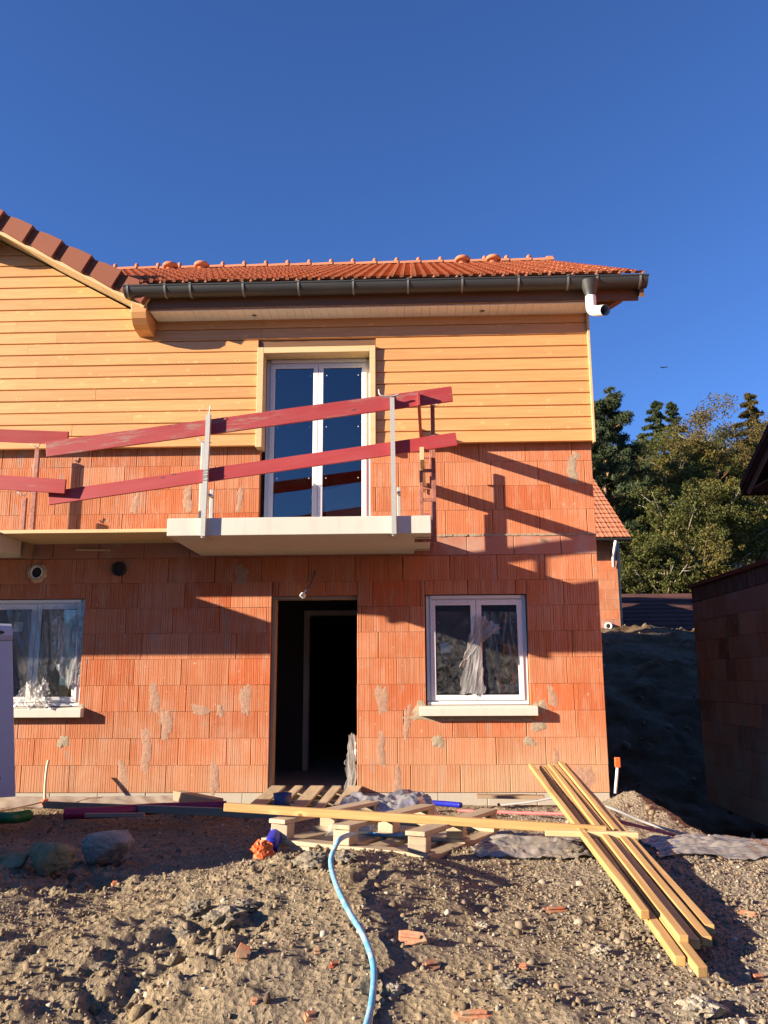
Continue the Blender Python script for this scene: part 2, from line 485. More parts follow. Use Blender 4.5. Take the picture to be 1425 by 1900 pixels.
def m_soil():
    m = Mat('earth', 0.95, spec=0.1)
    w = m.world()
    sx = m.n('ShaderNodeSeparateXYZ'); m.put(sx.inputs[0], w)
    n1 = m.noise(w, 1.1, 5, 0.6); n2 = m.noise(w, 9, 6, 0.7); n3 = m.noise(w, 55, 5, 0.7)
    c = m.mix(m.ramp(n2, [(0.3, 0.0), (0.7, 1.0)]), (0.185, 0.14, 0.084), (0.41, 0.32, 0.205))
    c = m.mix(m.math('MULTIPLY', m.ramp(n1, [(0.42, 0.0), (0.62, 1.0)]), 0.55), c, (0.25, 0.205, 0.15))
    grey = m.n('ShaderNodeMapRange'); m.put(grey.inputs['Value'], m.math('ADD', sx.outputs['X'], m.math('MULTIPLY', n1, 1.6)))
    grey.inputs['From Min'].default_value = 0.9; grey.inputs['From Max'].default_value = 2.0
    grey.inputs['To Min'].default_value = 0.0; grey.inputs['To Max'].default_value = 0.7
    c = m.mix(grey.outputs[0], c, m.mix(n3, (0.22, 0.185, 0.145), (0.37, 0.32, 0.255)))
    c = m.mix(m.ramp(n3, [(0.35, 0.45), (0.55, 0.0)]), c, (0.13, 0.09, 0.055))
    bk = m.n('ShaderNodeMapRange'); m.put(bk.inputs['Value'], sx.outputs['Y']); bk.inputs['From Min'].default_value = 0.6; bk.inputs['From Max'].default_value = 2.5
    c = m.mix(m.math('MULTIPLY', bk.outputs[0], m.ramp(n1, [(0.4, 1.0), (0.6, 0.6)])), c, (0.10, 0.062, 0.03))    # bank soil painted darker, standing in for deeper shade there
    # grass and scrub on the hill far behind
    far = m.n('ShaderNodeMapRange'); m.put(far.inputs['Value'], sx.outputs['Y']); far.inputs['From Min'].default_value = 19; far.inputs['From Max'].default_value = 26
    c = m.mix(far.outputs[0], c, m.mix(n1, (0.05, 0.06, 0.02), (0.11, 0.10, 0.04)))
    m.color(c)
    h = m.math('ADD', m.math('MULTIPLY', n2, 0.5), m.math('ADD', n3, m.math('MULTIPLY', m.voronoi(w, 42), 0.9)))
    m.bump(h, 0.9, 0.02)
    return m.m
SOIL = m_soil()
def m_isl(name, stops, rough=0.9, trans=0.0, bump=True):
    m = Mat(name, rough, spec=0.2)
    g = m.n('ShaderNodeNewGeometry')
    c = m.ramp(g.outputs['Random Per Island'], stops)
    m.color(c)
    if trans:
        tr = m.n('ShaderNodeBsdfTranslucent'); m.put(tr.inputs['Color'], c)
        mx = m.n('ShaderNodeMixShader'); mx.inputs[0].default_value = trans
        m.nt.links.new(m.b.outputs[0], mx.inputs[1]); m.nt.links.new(tr.outputs[0], mx.inputs[2])
        m.nt.links.new(mx.outputs[0], m.nt.nodes['Material Output'].inputs['Surface'])
    return m.m
GRAVEL = m_isl('gravel', [(0.0, (0.10, 0.075, 0.05)), (0.3, (0.24, 0.17, 0.10)), (0.6, (0.21, 0.165, 0.115)), (0.9, (0.27, 0.215, 0.15)), (0.975, (0.40, 0.35, 0.27)), (1.0, (0.46, 0.41, 0.33))])
def m_stone(name, c1, c2, sc=14):
    m = Mat(name, 0.9, spec=0.2)
    v = m.coords()
    n = m.noise(v, sc, 7, 0.68)
    m.color(m.mix(m.ramp(n, [(0.3, 0.0), (0.7, 1.0)]), c1, c2)); m.bump(m.noise(v, sc * 2.2, 6, 0.7), 0.7, 0.02)
    return m.m
ROCKGREEN = m_stone('green_rock', (0.15, 0.13, 0.065), (0.33, 0.295, 0.17))
ROCKGREY = m_stone('grey_rock', (0.20, 0.165, 0.115), (0.44, 0.385, 0.30), 9)
LUMP = m_stone('rubble_concrete', (0.14, 0.115, 0.08), (0.31, 0.265, 0.20), 18)
def m_shard():
    m = Mat('broken_tile', 0.9, spec=0.2); v = m.coords()
    c = m.mix(m.noise(v, 20, 5), (0.40, 0.10, 0.045), (0.50, 0.16, 0.08))
    c = m.mix(m.math('MULTIPLY', m.ramp(m.noise(v, 14, 6, 0.7), [(0.42, 0.0), (0.6, 1.0)]), 0.85), c, (0.34, 0.25, 0.155))
    m.color(m.vary(c, 0.2)); m.bump(m.noise(v, 40, 6), 0.4, 0.01)
    return m.m
SHARD = m_shard()
PALESTONE = m_stone('pale_stone', (0.25, 0.21, 0.155), (0.42, 0.37, 0.29), 15)
def m_glass():
    m = Mat('window_glass', 0.05)
    nt = m.nt
    fr = m.n('ShaderNodeFresnel'); fr.inputs['IOR'].default_value = 1.52
    f2 = m.math('ADD', m.math('MULTIPLY', fr.outputs[0], 1.9), 0.02, True)
    gl = m.n('ShaderNodeBsdfGlossy'); gl.inputs['Roughness'].default_value = 0.01; gl.inputs['Color'].default_value = (0.92, 0.95, 1, 1)
    tr = m.n('ShaderNodeBsdfTransparent'); tr.inputs['Color'].default_value = (0.72, 0.76, 0.75, 1)
    mx = m.n('ShaderNodeMixShader')
    nt.links.new(f2, mx.inputs[0]); nt.links.new(tr.outputs[0], mx.inputs[1]); nt.links.new(gl.outputs[0], mx.inputs[2])
    nt.links.new(mx.outputs[0], nt.nodes['Material Output'].inputs['Surface'])
    return m.m
GLASS = m_glass()
def m_film(name, c, opac, gloss=0.18, printed=False):
    m = Mat(name, 0.2)
    nt = m.nt
    n = m.noise(m.world(), 12, 5, 0.7, 1.0)
    di = m.n('ShaderNodeBsdfDiffuse'); di.inputs['Color'].default_value = (*c, 1)
    tl = m.n('ShaderNodeBsdfTranslucent'); tl.inputs['Color'].default_value = (*c, 1)
    if printed:   # magenta print on the packaging
        pc = m.mix(m.ramp(m.noise(m.world((5, 14, 5)), 1.3, 3, .5), [(0.66, 0.0), (0.69, 1.0)]), c, (0.42, 0.03, 0.20))
        m.put(di.inputs['Color'], pc); m.put(tl.inputs['Color'], pc)
    a = m.n('ShaderNodeMixShader'); a.inputs[0].default_value = 0.45
    nt.links.new(di.outputs[0], a.inputs[1]); nt.links.new(tl.outputs[0], a.inputs[2])
    tr = m.n('ShaderNodeBsdfTransparent')
    b = m.n('ShaderNodeMixShader'); m.put(b.inputs[0], m.math('ADD', m.math('MULTIPLY', m.math('SUBTRACT', n, 0.5), 0.5), opac, True))
    nt.links.new(tr.outputs[0], b.inputs[1]); nt.links.new(a.outputs[0], b.inputs[2])
    gl = m.n('ShaderNodeBsdfGlossy'); gl.inputs['Roughness'].default_value = 0.09
    fr = m.n('ShaderNodeFresnel'); fr.inputs['IOR'].default_value = 1.5
    d = m.n('ShaderNodeMixShader'); m.put(d.inputs[0], m.math('ADD', fr.outputs[0], gloss * 0.3, True))
    nt.links.new(b.outputs[0], d.inputs[1]); nt.links.new(gl.outputs[0], d.inputs[2])
    nt.links.new(d.outputs[0], nt.nodes['Material Output'].inputs['Surface'])
    return m.m
FILM = m_film('clear_film', (0.72, 0.70, 0.68), 0.07, .02)
FILMGREY = m_film('milky_film', (0.76, 0.73, 0.70), 0.40, .15)
HEAPFILM = m_film('crumpled_film', (0.74, 0.70, 0.68), 0.5, .45)
FILMPINK = m_film('dusty_film', (0.74, 0.65, 0.56), 0.60, .25, True)
PLASTER = simple('pale_plaster', (0.62, 0.60, 0.57), 0.9, nscale=2, namt=0.08)
MEMBRANE = simple('black_membrane', (0.02, 0.02, 0.022), 0.6, nscale=10, namt=0.3)
PANEL = simple('white_lacquer', (0.44, 0.49, 0.56), 0.35, nscale=2, namt=0.05)

# ------------------------------------------------------------------ ground
PY = np.array([-400, -60, -14, -9.2, -7.9, -7.2, -6.6, -6.1, -5.6, -5.1, -4.6, -4.1, -3.6, -3.1, -2.2, -1.2, 0, 3, 6.5, 10, 13.2, 14.2, 15.2, 18, 22, 28, 36, 50, 75, 130, 400], float)
PZ = np.array([-1.5, -0.9, -0.55, -0.42, -0.22, 0.03, 0.19, 0.30, 0.36, 0.37, 0.33, 0.24, 0.13, 0.04, -0.05, -0.09, -0.115, -0.30, 0.25, 1.25, 2.28, 2.40, 2.25, 1.9, 2.0, 2.9, 4.0, 7.5, 14.0, 26, 40], float)
_ty = np.arange(-30, 60, 0.02); _tz = np.interp(_ty, PY, PZ)
_k = np.exp(-0.5 * (np.arange(-60, 61) * 0.02 / 0.22) ** 2); _k /= _k.sum()
_tz = np.convolve(np.pad(_tz, 60, mode='edge'), _k, mode='valid')
def terrain(X, Y):
    X = np.asarray(X, float); Y = np.asarray(Y, float)
    inner = (Y > -29) & (Y < 59)
    z = np.where(inner, np.interp(Y, _ty, _tz), np.interp(Y, PY, PZ))
    near = sstep(-9, -6.5, Y) * (1 - sstep(-0.6, 0.0, Y))
    # the spoil in front: uneven crest
    mound = sstep(-7.6, -6.2, Y) * (1 - sstep(-4.2, -2.9, Y))
    z = z + mound * (0.05 * np.sin(X * 1.3 + 0.6) + 0.13 * fbm(X * 0.8, Y * 0.8, 5, 3))
    z = z - 0.10 * np.exp(-((X + 1.3) / 0.8) ** 2 - ((Y + 5.3) / 0.6) ** 2)
    # the drop into the trench on the right
    edge = 2.18 + 0.18 * fbm(Y * 1.2, X * 0.2, 9, 3)
    z = z - 0.72 * sstep(edge, edge + 0.9, X) * sstep(-5.6, -4.2, Y) * (1 - sstep(3.5, 9.0, Y))
    # under the house the earth is dug out
    z = np.where((X < 1.9) & (Y > 0.12) & (Y < 9.4), np.minimum(z, -0.32), z)
    # heap of earth at the house corner
    z = z + 0.17 * np.exp(-((X - 2.06) / 0.22) ** 2 - ((Y + 0.42) / 0.32) ** 2)
    # unseen spoil bank added left of the frame to cast shade on the mound
    z = z + 1.28 * np.exp(-((X + 4.35) / 0.52) ** 2) * sstep(-6.75, -5.9, Y) * (1 - sstep(-2.0, -0.9, Y)) * (1 + 0.15 * fbm(X, Y * 1.5, 21, 3))
    # timber and pallet bear on the crest: trodden level there
    lvl = np.interp(Y, [-6.6, -6.2, -5.0, -4.5, -3.5, -2.4], [0.25, 0.285, 0.325, 0.315, 0.255, 0.10])
    wgt = sstep(-1.15, -0.8, X) * (1 - sstep(1.7, 2.1, X)) * sstep(-5.15, -4.95, Y) * (1 - sstep(-3.2, -2.6, Y))
    wgt = np.maximum(wgt, sstep(-0.6, 0.6, X) * (1 - sstep(1.6, 2.2, X)) * sstep(-6.7, -6.3, Y) * (1 - sstep(-3.2, -2.6, Y)))
    z = z + wgt * (np.minimum(z, lvl) - z)
    rough = 0.03 * fbm(X * 3.1, Y * 3.1, 1, 3) + near * ((0.036 + 0.022 * sstep(-.3, .5, X)) * np.abs(fbm(X * 4.5, Y * 4.5, 2, 3)) + 0.022 * np.abs(fbm(X * 13, Y * 13, 3, 3, 0.6)) * np.clip(.6 + 1.6 * fbm(X * 1.3, Y * 1.3, 77, 2), 0.1, 1.6) + 0.015 * fbm(X * 30, Y * 30, 13, 2, 0.6))
    # clusters of clods with hollows between them
    cl = sstep(0.02, 0.32, fbm(X * 1.5, Y * 1.7, 57, 3)) * near * (1 - 0.8 * wgt) * mound
    z = z + cl * (0.075 * np.abs(fbm(X * 8, Y * 8, 58, 3, 0.6)) - 0.025)
    z = z + rough * (1 - 0.55 * wgt) - 0.02 * wgt
    bank = sstep(1.0, 4.0, Y) * (1 - sstep(20, 30, Y))
    z = z + bank * (0.22 * fbm(X * 0.9, Y * 0.9, 8, 4) + 0.16 * np.abs(fbm(X * 2.6, Y * 2.6, 18, 4, 0.6)))
    hill = sstep(22, 40, Y)
    return z + hill * 1.5 * fbm(X * 0.06, Y * 0.06, 4, 3)

def spaced(a, b, s): return np.arange(a, b, s)
def grow(a, s, lim, q=1.16):
    out = []; x = a
    while x < lim: s *= q; x += s; out.append(x)
    return np.array(out)
gx = spaced(-3.3, 3.3, 0.0145)
gx = np.concatenate([-grow(3.3, 0.03, 420)[::-1], gx, spaced(3.3, 8.6, 0.075), grow(8.6, 0.075, 420)])
gy = np.concatenate([-grow(7.2, 0.03, 420)[::-1], spaced(-7.2, -3.6, 0.0145), spaced(-3.6, 0.3, 0.026), spaced(0.3, 15.5, 0.08), grow(15.5, 0.08, 420, 1.09)])
GX, GY = np.meshgrid(gx, gy)
GZ = terrain(GX, GY)
nx, ny = len(gx), len(gy)
idx = np.arange(nx * ny).reshape(ny, nx)
F = np.stack([idx[:-1, :-1], idx[:-1, 1:], idx[1:, 1:], idx[1:, :-1]], -1).reshape(-1, 4)
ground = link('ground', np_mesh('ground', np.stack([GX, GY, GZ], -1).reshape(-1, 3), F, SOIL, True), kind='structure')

ICO = []
_p = (1 + 5 ** 0.5) / 2
for a in (-1, 1):
    for b in (-_p, _p):
        ICO += [(0, a, b), (a, b, 0), (b, 0, a)]
ICO = np.array(ICO) / math.sqrt(1 + _p * _p)
def hull_faces(V):
    F = []
    n = len(V)
    for i in range(n):
        for j in range(i + 1, n):
            for k in range(j + 1, n):
                nn = np.cross(V[j] - V[i], V[k] - V[i]); d = V @ nn - V[i] @ nn
                if (d <= 1e-6).all(): F.append((i, j, k))
                elif (d >= -1e-6).all(): F.append((i, k, j))
    return np.array(F)
ICOF = hull_faces(ICO)
def stones(n, xr, yr, smin, smax, seed, power=2.2, lift=0.15, weight=None):
    r = np.random.RandomState(seed)
    X = r.uniform(*xr, n); Y = r.uniform(*yr, n)
    if weight is not None:
        keep = r.rand(n) < weight(X, Y); X = X[keep]; Y = Y[keep]; n = len(X)
    s = smin * (1 - r.rand(n) * (1 - (smin / smax) ** power)) ** (-1 / power)
    Z = terrain(X, Y) + s * lift
    V = ICO[None] * (1 + r.uniform(-0.42, 0.42, (n, 12, 1)))
    V = V * (s[:, None] * r.uniform(0.65, 1.35, (n, 3)))[:, None, :]
    q = r.randn(n, 4); q /= np.linalg.norm(q, axis=1, keepdims=True)
    w, x, y, z = q.T
    R = np.stack([1 - 2 * (y * y + z * z), 2 * (x * y - z * w), 2 * (x * z + y * w), 2 * (x * y + z * w), 1 - 2 * (x * x + z * z), 2 * (y * z - x * w), 2 * (x * z - y * w), 2 * (y * z + x * w), 1 - 2 * (x * x + y * y)], -1).reshape(n, 3, 3)
    V = np.einsum('nij,nkj->nki', R, V) + np.stack([X, Y, Z], -1)[:, None, :]
    Fc = ICOF[None] + (np.arange(n) * 12)[:, None, None]
    return V.reshape(-1, 3), Fc.reshape(-1, 3)
def gw(X, Y):
    return np.clip(0.55 + 0.9 * fbm(X * 1.4, Y * 1.4, 31, 3) + 0.22 * X, 0.1, 1)
V1, F1 = stones(60000, (-2.6, 2.6), (-7.0, -4.0), 0.003, 0.017, 5, 2.7, 0.05, gw)
V2, F2 = stones(3200, (-3.4, 3.2), (-4.2, -0.2), 0.006, 0.025, 6, 2.6, 0.1)
V3, F3 = stones(700, (1.9, 9.0), (-3, 15), 0.02, 0.10, 8, 2.4, 0.1)
Vg = np.concatenate([V1, V2, V3]); Fg = np.concatenate([F1, F2 + len(V1), F3 + len(V1) + len(V2)])
def cw(X, Y): return np.clip(sstep(-0.02, 0.35, fbm(X * 1.5, Y * 1.7, 57, 3)) * 1.2 + 0.08, 0, 1)
V4, F4 = stones(7000, (-2.6, 2.4), (-7.0, -4.2), 0.005, 0.026, 15, 2.6, 0.1, cw)
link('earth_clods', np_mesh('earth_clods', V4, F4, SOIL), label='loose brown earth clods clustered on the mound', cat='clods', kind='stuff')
link('gravel', np_mesh('gravel', Vg, Fg, GRAVEL), label='loose gravel and pebbles strewn over the earth mound', cat='gravel', kind='stuff')

# ------------------------------------------------------------------ the house
def panel_holes(mb, x0, x1, z0, z1, y0, y1, holes):
    xs = sorted({x0, x1} | {min(max(h[k], x0), x1) for h in holes for k in (0, 1)})
    zs = sorted({z0, z1} | {min(max(h[k], z0), z1) for h in holes for k in (2, 3)})
    for a, b in zip(xs, xs[1:]):
        run = None
        for c, d in zip(zs, zs[1:]):
            mx, mz = (a + b) / 2, (c + d) / 2
            solid = not any(h[0] < mx < h[1] and h[2] < mz < h[3] for h in holes)
            if solid: run = (run[0], d) if run else (c, d)
            if (not solid or d == zs[-1]) and run:
                mb.box(a, b, y0, y1, run[0], run[1]); run = None
    return mb

_bc = {}
def brick_mesh(L, h, ribbed, depth=0.2, mat=None, pitch=0.0225):
    key = (round(L, 3), round(h, 3), ribbed, depth, mat.name, random.randrange(5) if L > 0.4 else random.randrange(2))
    if key in _bc: return _bc[key]
    mb = MB()
    if ribbed:
        pts = [(0.0, 0.004), (0.004, 0.0)]
        x = random.uniform(0.008, 0.02)
        while x < L - 0.014:
            w = random.choice((0.0035, 0.0045, 0.0055)); d = random.choice((0.002, 0.0035, 0.005, 0.0065))
            pts += [(x, 0.0), (x + w * 0.45, d), (x + w, 0.0)]
            x += w + max(0.007, random.gauss(pitch - 0.004, 0.0055))
        pts += [(L - 0.004, 0.0), (L, 0.004)]
        n = len(pts)
        vs = [(p[0], p[1], 0) for p in pts] + [(p[0], p[1], h) for p in pts]
        vs += [(0, depth, 0), (L, depth, 0), (0, depth, h), (L, depth, h)]
        fs = [(i, i + 1, n + i + 1, n + i) for i in range(n - 1)]
        b = 2 * n
        fs += [(n - 1, b + 1, b + 3, 2 * n - 1), (b, 0, n, b + 2), (b + 1, b, b + 2, b + 3)]
        fs += [tuple(range(n - 1, -1, -1)) + (b, b + 1), tuple(range(n, 2 * n)) + (b + 3, b + 2)]
        mb.add(vs, fs)
    else:
        c = 0.004
        mb.prism([(0, c), (c, 0), (L - c, 0), (L, c), (L, depth), (0, depth)], 'z', 0, h)
    me = mb.mesh('brick', mat); recalc(me)
    _bc[key] = me
    return me

def lay(parent, x0, x1, z, h, holes, mat, ribbed=True, L=0.505, joint=0.0055, start=None, depth=0.2, tf=None, name='brick'):
    """one course of blocks, cut round the openings"""
    s = random.uniform(0, L) if start is None else start
    cuts = [x0]; x = x0 + s
    while x < x1 - 0.05:
        if x - cuts[-1] > 0.05: cuts.append(x)
        x += L if random.random() < 0.93 else L * random.choice((0.5, 0.75))
    cuts.append(x1)
    out = []
    for a, b in zip(cuts, cuts[1:]):
        segs = [(a, b, z, z + h)]
        for (hx0, hx1, hz0, hz1) in holes:
            new = []
            for (p, q, r, t) in segs:
                if q <= hx0 or p >= hx1 or t <= hz0 or r >= hz1: new.append((p, q, r, t)); continue
                if p < hx0: new.append((p, hx0, r, t))
                if q > hx1: new.append((hx1, q, r, t))
                m0, m1 = max(p, hx0), min(q, hx1)
                if r < hz0: new.append((m0, m1, r, hz0))
                if t > hz1: new.append((m0, m1, hz1, t))
            segs = new
        for (p, q, r, t) in segs:
            if q - p < 0.02 or t - r < 0.015: continue
            me = brick_mesh(q - p - joint, t - r - joint * 0.5, ribbed, depth, mat)
            M = Matrix.Translation((p + random.uniform(-.0012, .0012), random.uniform(-0.0007, 0.0007), r)) @ Matrix.Rotation(random.uniform(-.0025, .0025), 4, 'Y')
            if tf is not None: M = tf @ M
            out.append(place(name, me, M, parent))
    return out

HX0, HX1 = -9.0, 1.968
DOOR = (-1.504, -0.593, -0.5, 2.01); RW = (0.128, 1.200, 0.81, 2.01); LW = (-4.60, -3.527, 0.81, 2.0); BW = (-1.665, -0.44, 2.45, 4.76)
house = empty('house', (-3.5, 0.0, -0.1), 'unfinished orange block house with honey wood cladding, red tile roof and balconies', 'house')
mb = MB(); panel_holes(mb, HX0, HX1 - .01, -0.3, 5.1, 0.2, 0.235, [DOOR, RW, LW, BW])
mb.box(HX0, HX0 + 0.2, 0.236, 9.3, -0.3, 5.1)
mb.box(HX0, HX1 - .01, 9.1, 9.3, -0.29, 5.09)
mb.box(HX0, -6.32, 0.0, 0.199, -0.3, 5.1)
wall = mb.build('wall', MORTAR, house)
MB().box(1.77, HX1 - 0.004, 0.237, 9.09, -0.3, 5.1).build('side_wall', BRICK, house)
holes = [DOOR, RW, LW]
for k in range(9):
    lay(wall, -6.3, HX1, 0.27 * k, 0.27, holes, BRICK, True, start=(0.505 * ((k * 0.5 + 0.13 * (k % 3)) % 1)) or 0.2)
lay(wall, -6.3, HX1, 2.432, 0.205, [], SMOOTH, False, L=0.50)
for k in range(4):
    lay(wall, -6.3, HX1, 2.652 + 0.268 * k, 0.268, [BW], BRICK, True, start=0.505 * ((k * 0.5 + 0.1) % 1) + .05)
lay(wall, -6.3, HX1 - 0.004, -0.30, 0.297, [DOOR], PLINTH, False, L=0.5, name='plinth_block')
# mortar bed along the floor line, squeezed out unevenly
mb = MB(); x = -6.3
while x < HX1:
    w = random.uniform(0.03, 0.09); d = random.uniform(0.002, 0.012)
    mb.box(x, min(x + w, HX1) + .0005, -d, 0.15, 2.636 - random.uniform(0, .006), 2.6525 + random.uniform(0, 0.006)); x += w
mb.build('mortar_bed', MORTARG, wall)

def blob(px, py, w, h, material, name='mortar_patch', y=-0.0012, seed=0, lean=0.0, thick=0.0006, parent=None, n=40):
    r = random.Random(seed + int(px * 7 + py))
    c = at(px, py, 0)
    W, H = w / 180.0, h / 180.0; ph = [r.uniform(0, 6.3) for _ in range(4)]
    out = []; inn = []
    for k in range(n):
        a = 2 * math.pi * k / n
        ca, sa = math.cos(a), math.sin(a)
        sq = 1 / max(abs(ca), abs(sa)) ** 0.45
        q = sq * (1 + .16 * math.sin(2 * a + ph[0]) + .12 * math.sin(3 * a + ph[1]) + .09 * math.sin(5 * a + ph[2]) + .07 * math.sin(9 * a + ph[3]) + r.uniform(-.05, .05))
        u, v = ca * W / 2 * q, sa * H / 2 * q
        out.append((c[0] + u + lean * v, c[2] + v)); inn.append((c[0] + u * 0.8 + lean * v, c[2] + v * 0.86))
    mb = MB()
    vs = [(p[0], -0.0004, p[1]) for p in out] + [(p[0], y - thick * r.uniform(0.5, 1.1), p[1]) for p in inn] + [(c[0], y - thick, c[2])]
    fs = [(k, (k + 1) % n, n + (k + 1) % n, n + k) for k in range(n)] + [(n + k, n + (k + 1) % n, 2 * n) for k in range(n)]
    mb.add(vs, fs)
    return mb.build(name, material, parent or wall, True)
for i, (px, py, w, h) in enumerate([(286, 1296, 18, 56), (308, 1344, 18, 62), (271, 1392, 20, 72), (227, 1443, 18, 52), (397, 1444, 18, 52), (455, 1298, 18, 60),
    (372, 1318, 30, 20), (408, 1319, 12, 22), (348, 927, 20, 46), (251, 934, 14, 40), (1062, 872, 20, 50), (1070, 845, 12, 14), (708, 1297, 20, 56), (707, 1391, 16, 56), (738, 1448, 14, 46),
    (755, 1340, 12, 60), (1024, 1292, 14, 44), (1030, 1425, 12, 60), (383, 925, 10, 40), (448, 1066, 28, 34), (445, 926, 12, 44), (1086, 1440, 32, 36), (68, 865, 16, 36), (1010, 1003, 26, 12)]):
    blob(px, py, w, h, MORTAR if i not in (10, 11) else MORTARG, seed=i, lean=random.uniform(-.1, .1))
for i, (px, py, w, h) in enumerate([(117, 1376, 20, 22), (813, 1376, 20, 24), (982, 1376, 22, 14), (998, 1347, 24, 20), (778, 1318, 20, 34), (1001, 1312, 22, 24), (152, 1312, 10, 12)]):
    blob(px, py, w, h, MORTARG, seed=50 + i, thick=0.002)
blob(880, 1330, 200, 18, MORTARG, seed=99, thick=0.002, n=40)

# floors and an inner wall, seen dimly through the openings
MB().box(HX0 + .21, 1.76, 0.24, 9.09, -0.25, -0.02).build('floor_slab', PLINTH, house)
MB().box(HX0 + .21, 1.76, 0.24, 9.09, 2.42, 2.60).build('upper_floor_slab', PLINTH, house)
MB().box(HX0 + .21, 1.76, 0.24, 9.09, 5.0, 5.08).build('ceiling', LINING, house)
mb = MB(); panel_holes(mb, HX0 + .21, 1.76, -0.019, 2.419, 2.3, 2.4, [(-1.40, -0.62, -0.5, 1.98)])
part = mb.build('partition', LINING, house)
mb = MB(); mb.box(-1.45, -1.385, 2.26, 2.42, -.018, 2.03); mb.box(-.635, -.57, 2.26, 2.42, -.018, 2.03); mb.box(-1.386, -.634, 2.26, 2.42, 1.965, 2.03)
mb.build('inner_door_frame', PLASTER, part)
# door opening: thin board at the left jamb, lintel edge
dj = MB().box(-1.503, -1.470, 0.03, 0.19, -0.06, 2.005).build('door_jamb', OLDWOOD, house)
MB().box(-1.47, -0.594, 0.05, 0.19, 1.975, 2.006).build('lintel_board', OLDWOOD, house)
MB().box(-1.50, -0.595, 0.0, 0.235, -0.12, -0.021).build('threshold', PLINTH, house)

# ---- windows
def window(name, x0, x1, z0, z1, y, fw=0.06, sw=0.055, stickers=()):
    mb = MB()
    mb.box(x0, x0 + fw, y, y + 0.07, z0, z1); mb.box(x1 - fw, x1, y, y + 0.07, z0, z1)
    mb.box(x0 + fw + .0005, x1 - fw - .0005, y + .001, y + 0.069, z0, z0 + fw); mb.box(x0 + fw + .0005, x1 - fw - .0005, y + .001, y + 0.069, z1 - fw, z1)
    w = mb.build(name, PVC, house, bevel=0.003)
    MB().box(x0 + fw * .8, x1 - fw * .8, y - 0.022, y - .0005, z1 - fw * 0.62, z1 - 0.004).build('shutter_rail', PVC, w, bevel=0.002)
    MB().box(x0 + 0.002, x1 - 0.002, y - 0.03, y - .001, z0 + 0.001, z0 + 0.028).build('sill_nosing', PVC, w, bevel=0.003)
    xm = (x0 + x1) / 2
    for (a, b) in ((x0 + fw * 0.72, xm - 0.002), (xm + 0.002, x1 - fw * 0.72)):
        c, d = z0 + fw * 0.72, z1 - fw * 0.86
        mb = MB(); e = sw
        mb.box(a, a + e, y - 0.012, y + 0.045, c, d); mb.box(b - e, b, y - 0.012, y + 0.045, c, d)
        mb.box(a + e, b - e, y - 0.0115, y + 0.0445, c, c + e); mb.box(a + e, b - e, y - 0.0115, y + 0.0445, d - e, d)
        s = mb.build('sash', PVC, w, bevel=0.004)
        g = MB(); t = 0.004
        g.box(a + e, a + e + t, y - 0.005, y + 0.01, c + e, d - e); g.box(b - e - t, b - e, y - 0.005, y + 0.01, c + e, d - e)
        g.box(a + e + t, b - e - t, y - 0.005, y + 0.01, d - e - t, d - e); g.box(a + e + t, b - e - t, y - 0.005, y + 0.01, c + e, c + e + t)
        g.build('glazing_bead', BLACK, w)
        MB().box(a + e + t, b - e - t, y + 0.001, y + 0.006, c + e + t, d - e - t).build('pane', GLASS, w)
        # maker's tape with dashes of print on the sash
        g = MB(); zz = c + 0.05
        while zz < d - 0.06:
            ln = random.uniform(0.006, 0.014)
            g.box(a + e * 0.42, a + e * 0.50, y - 0.0128, y - 0.0121, zz, zz + ln); zz += random.uniform(0.03, 0.075)
        xx = a + 0.08
        while xx < b - 0.08:
            g.box(xx, xx + random.uniform(.006, .014), y - 0.0128, y - 0.0121, d - e * 0.5, d - e * 0.42); xx += random.choice((.02, .025, .03, .08))
        g.build('printed_tape', PVCPRINT, w)
        for fz in stickers:
            for xx in (a + e + 0.03, b - e - 0.045):
                zz = c + e + (d - c - 2 * e) * fz
                MB().box(xx, xx + 0.011, y - 0.001, y + 0.0005, zz, zz + 0.011).build('sticker', STICK, w)
    return w
bw = window('balcony_window', -1.628, -0.452, 2.66, 4.70, 0.075, stickers=(0.03, 0.3, 0.62, 0.95))
rw = window('window', 0.135, 1.193, 0.866, 2.004, 0.055, stickers=(0.2, 0.8))
lw = window('window', -4.595, -3.532, 0.866, 1.995, 0.055)
def sill(x0, x1, parent):
    mb = MB(); mb.prism([(-0.095, 0.757), (-0.095, 0.838), (-0.085, 0.846), (0.05, 0.862), (0.05, 0.757)], 'x', x0, x1)
    mb.build('sill', CONC, parent, bevel=0.004)
sill(0.052, 1.262, rw); sill(-4.68, -3.462, lw)
for (px, py, rot, par) in ((826, 1202, 0.2, rw), (917, 1167, 0.0, rw), (34, 1163, 0, lw), (114, 1175, 0, lw)):
    c = at(px, py, 0.05); s = 0.052; ca, sa = math.cos(rot), math.sin(rot)
    q = [(c[0] + s * (i * ca - j * sa), c[2] + s * (i * sa + j * ca)) for i, j in ((-1, -1), (1, -1), (1, 1), (-1, 1))]
    MB().prism(q, 'y', 0.0525, 0.0535).build('paper_label', STICK, par)
# casing round the balcony window
cas = MB().box(-1.700, -1.632, -0.142, 0.07, 3.62, 4.772).build('window_casing', PINE, house, bevel=0.003)
MB().box(-0.448, -0.385, -0.142, 0.07, 3.62, 4.772).build('casing_side', PINE, cas, bevel=0.003)
board('casing_head', (-1.6315, -0.036, 4.737), (-0.4485, -0.036, 4.737), 0.210, 0.068, PINE, cas)

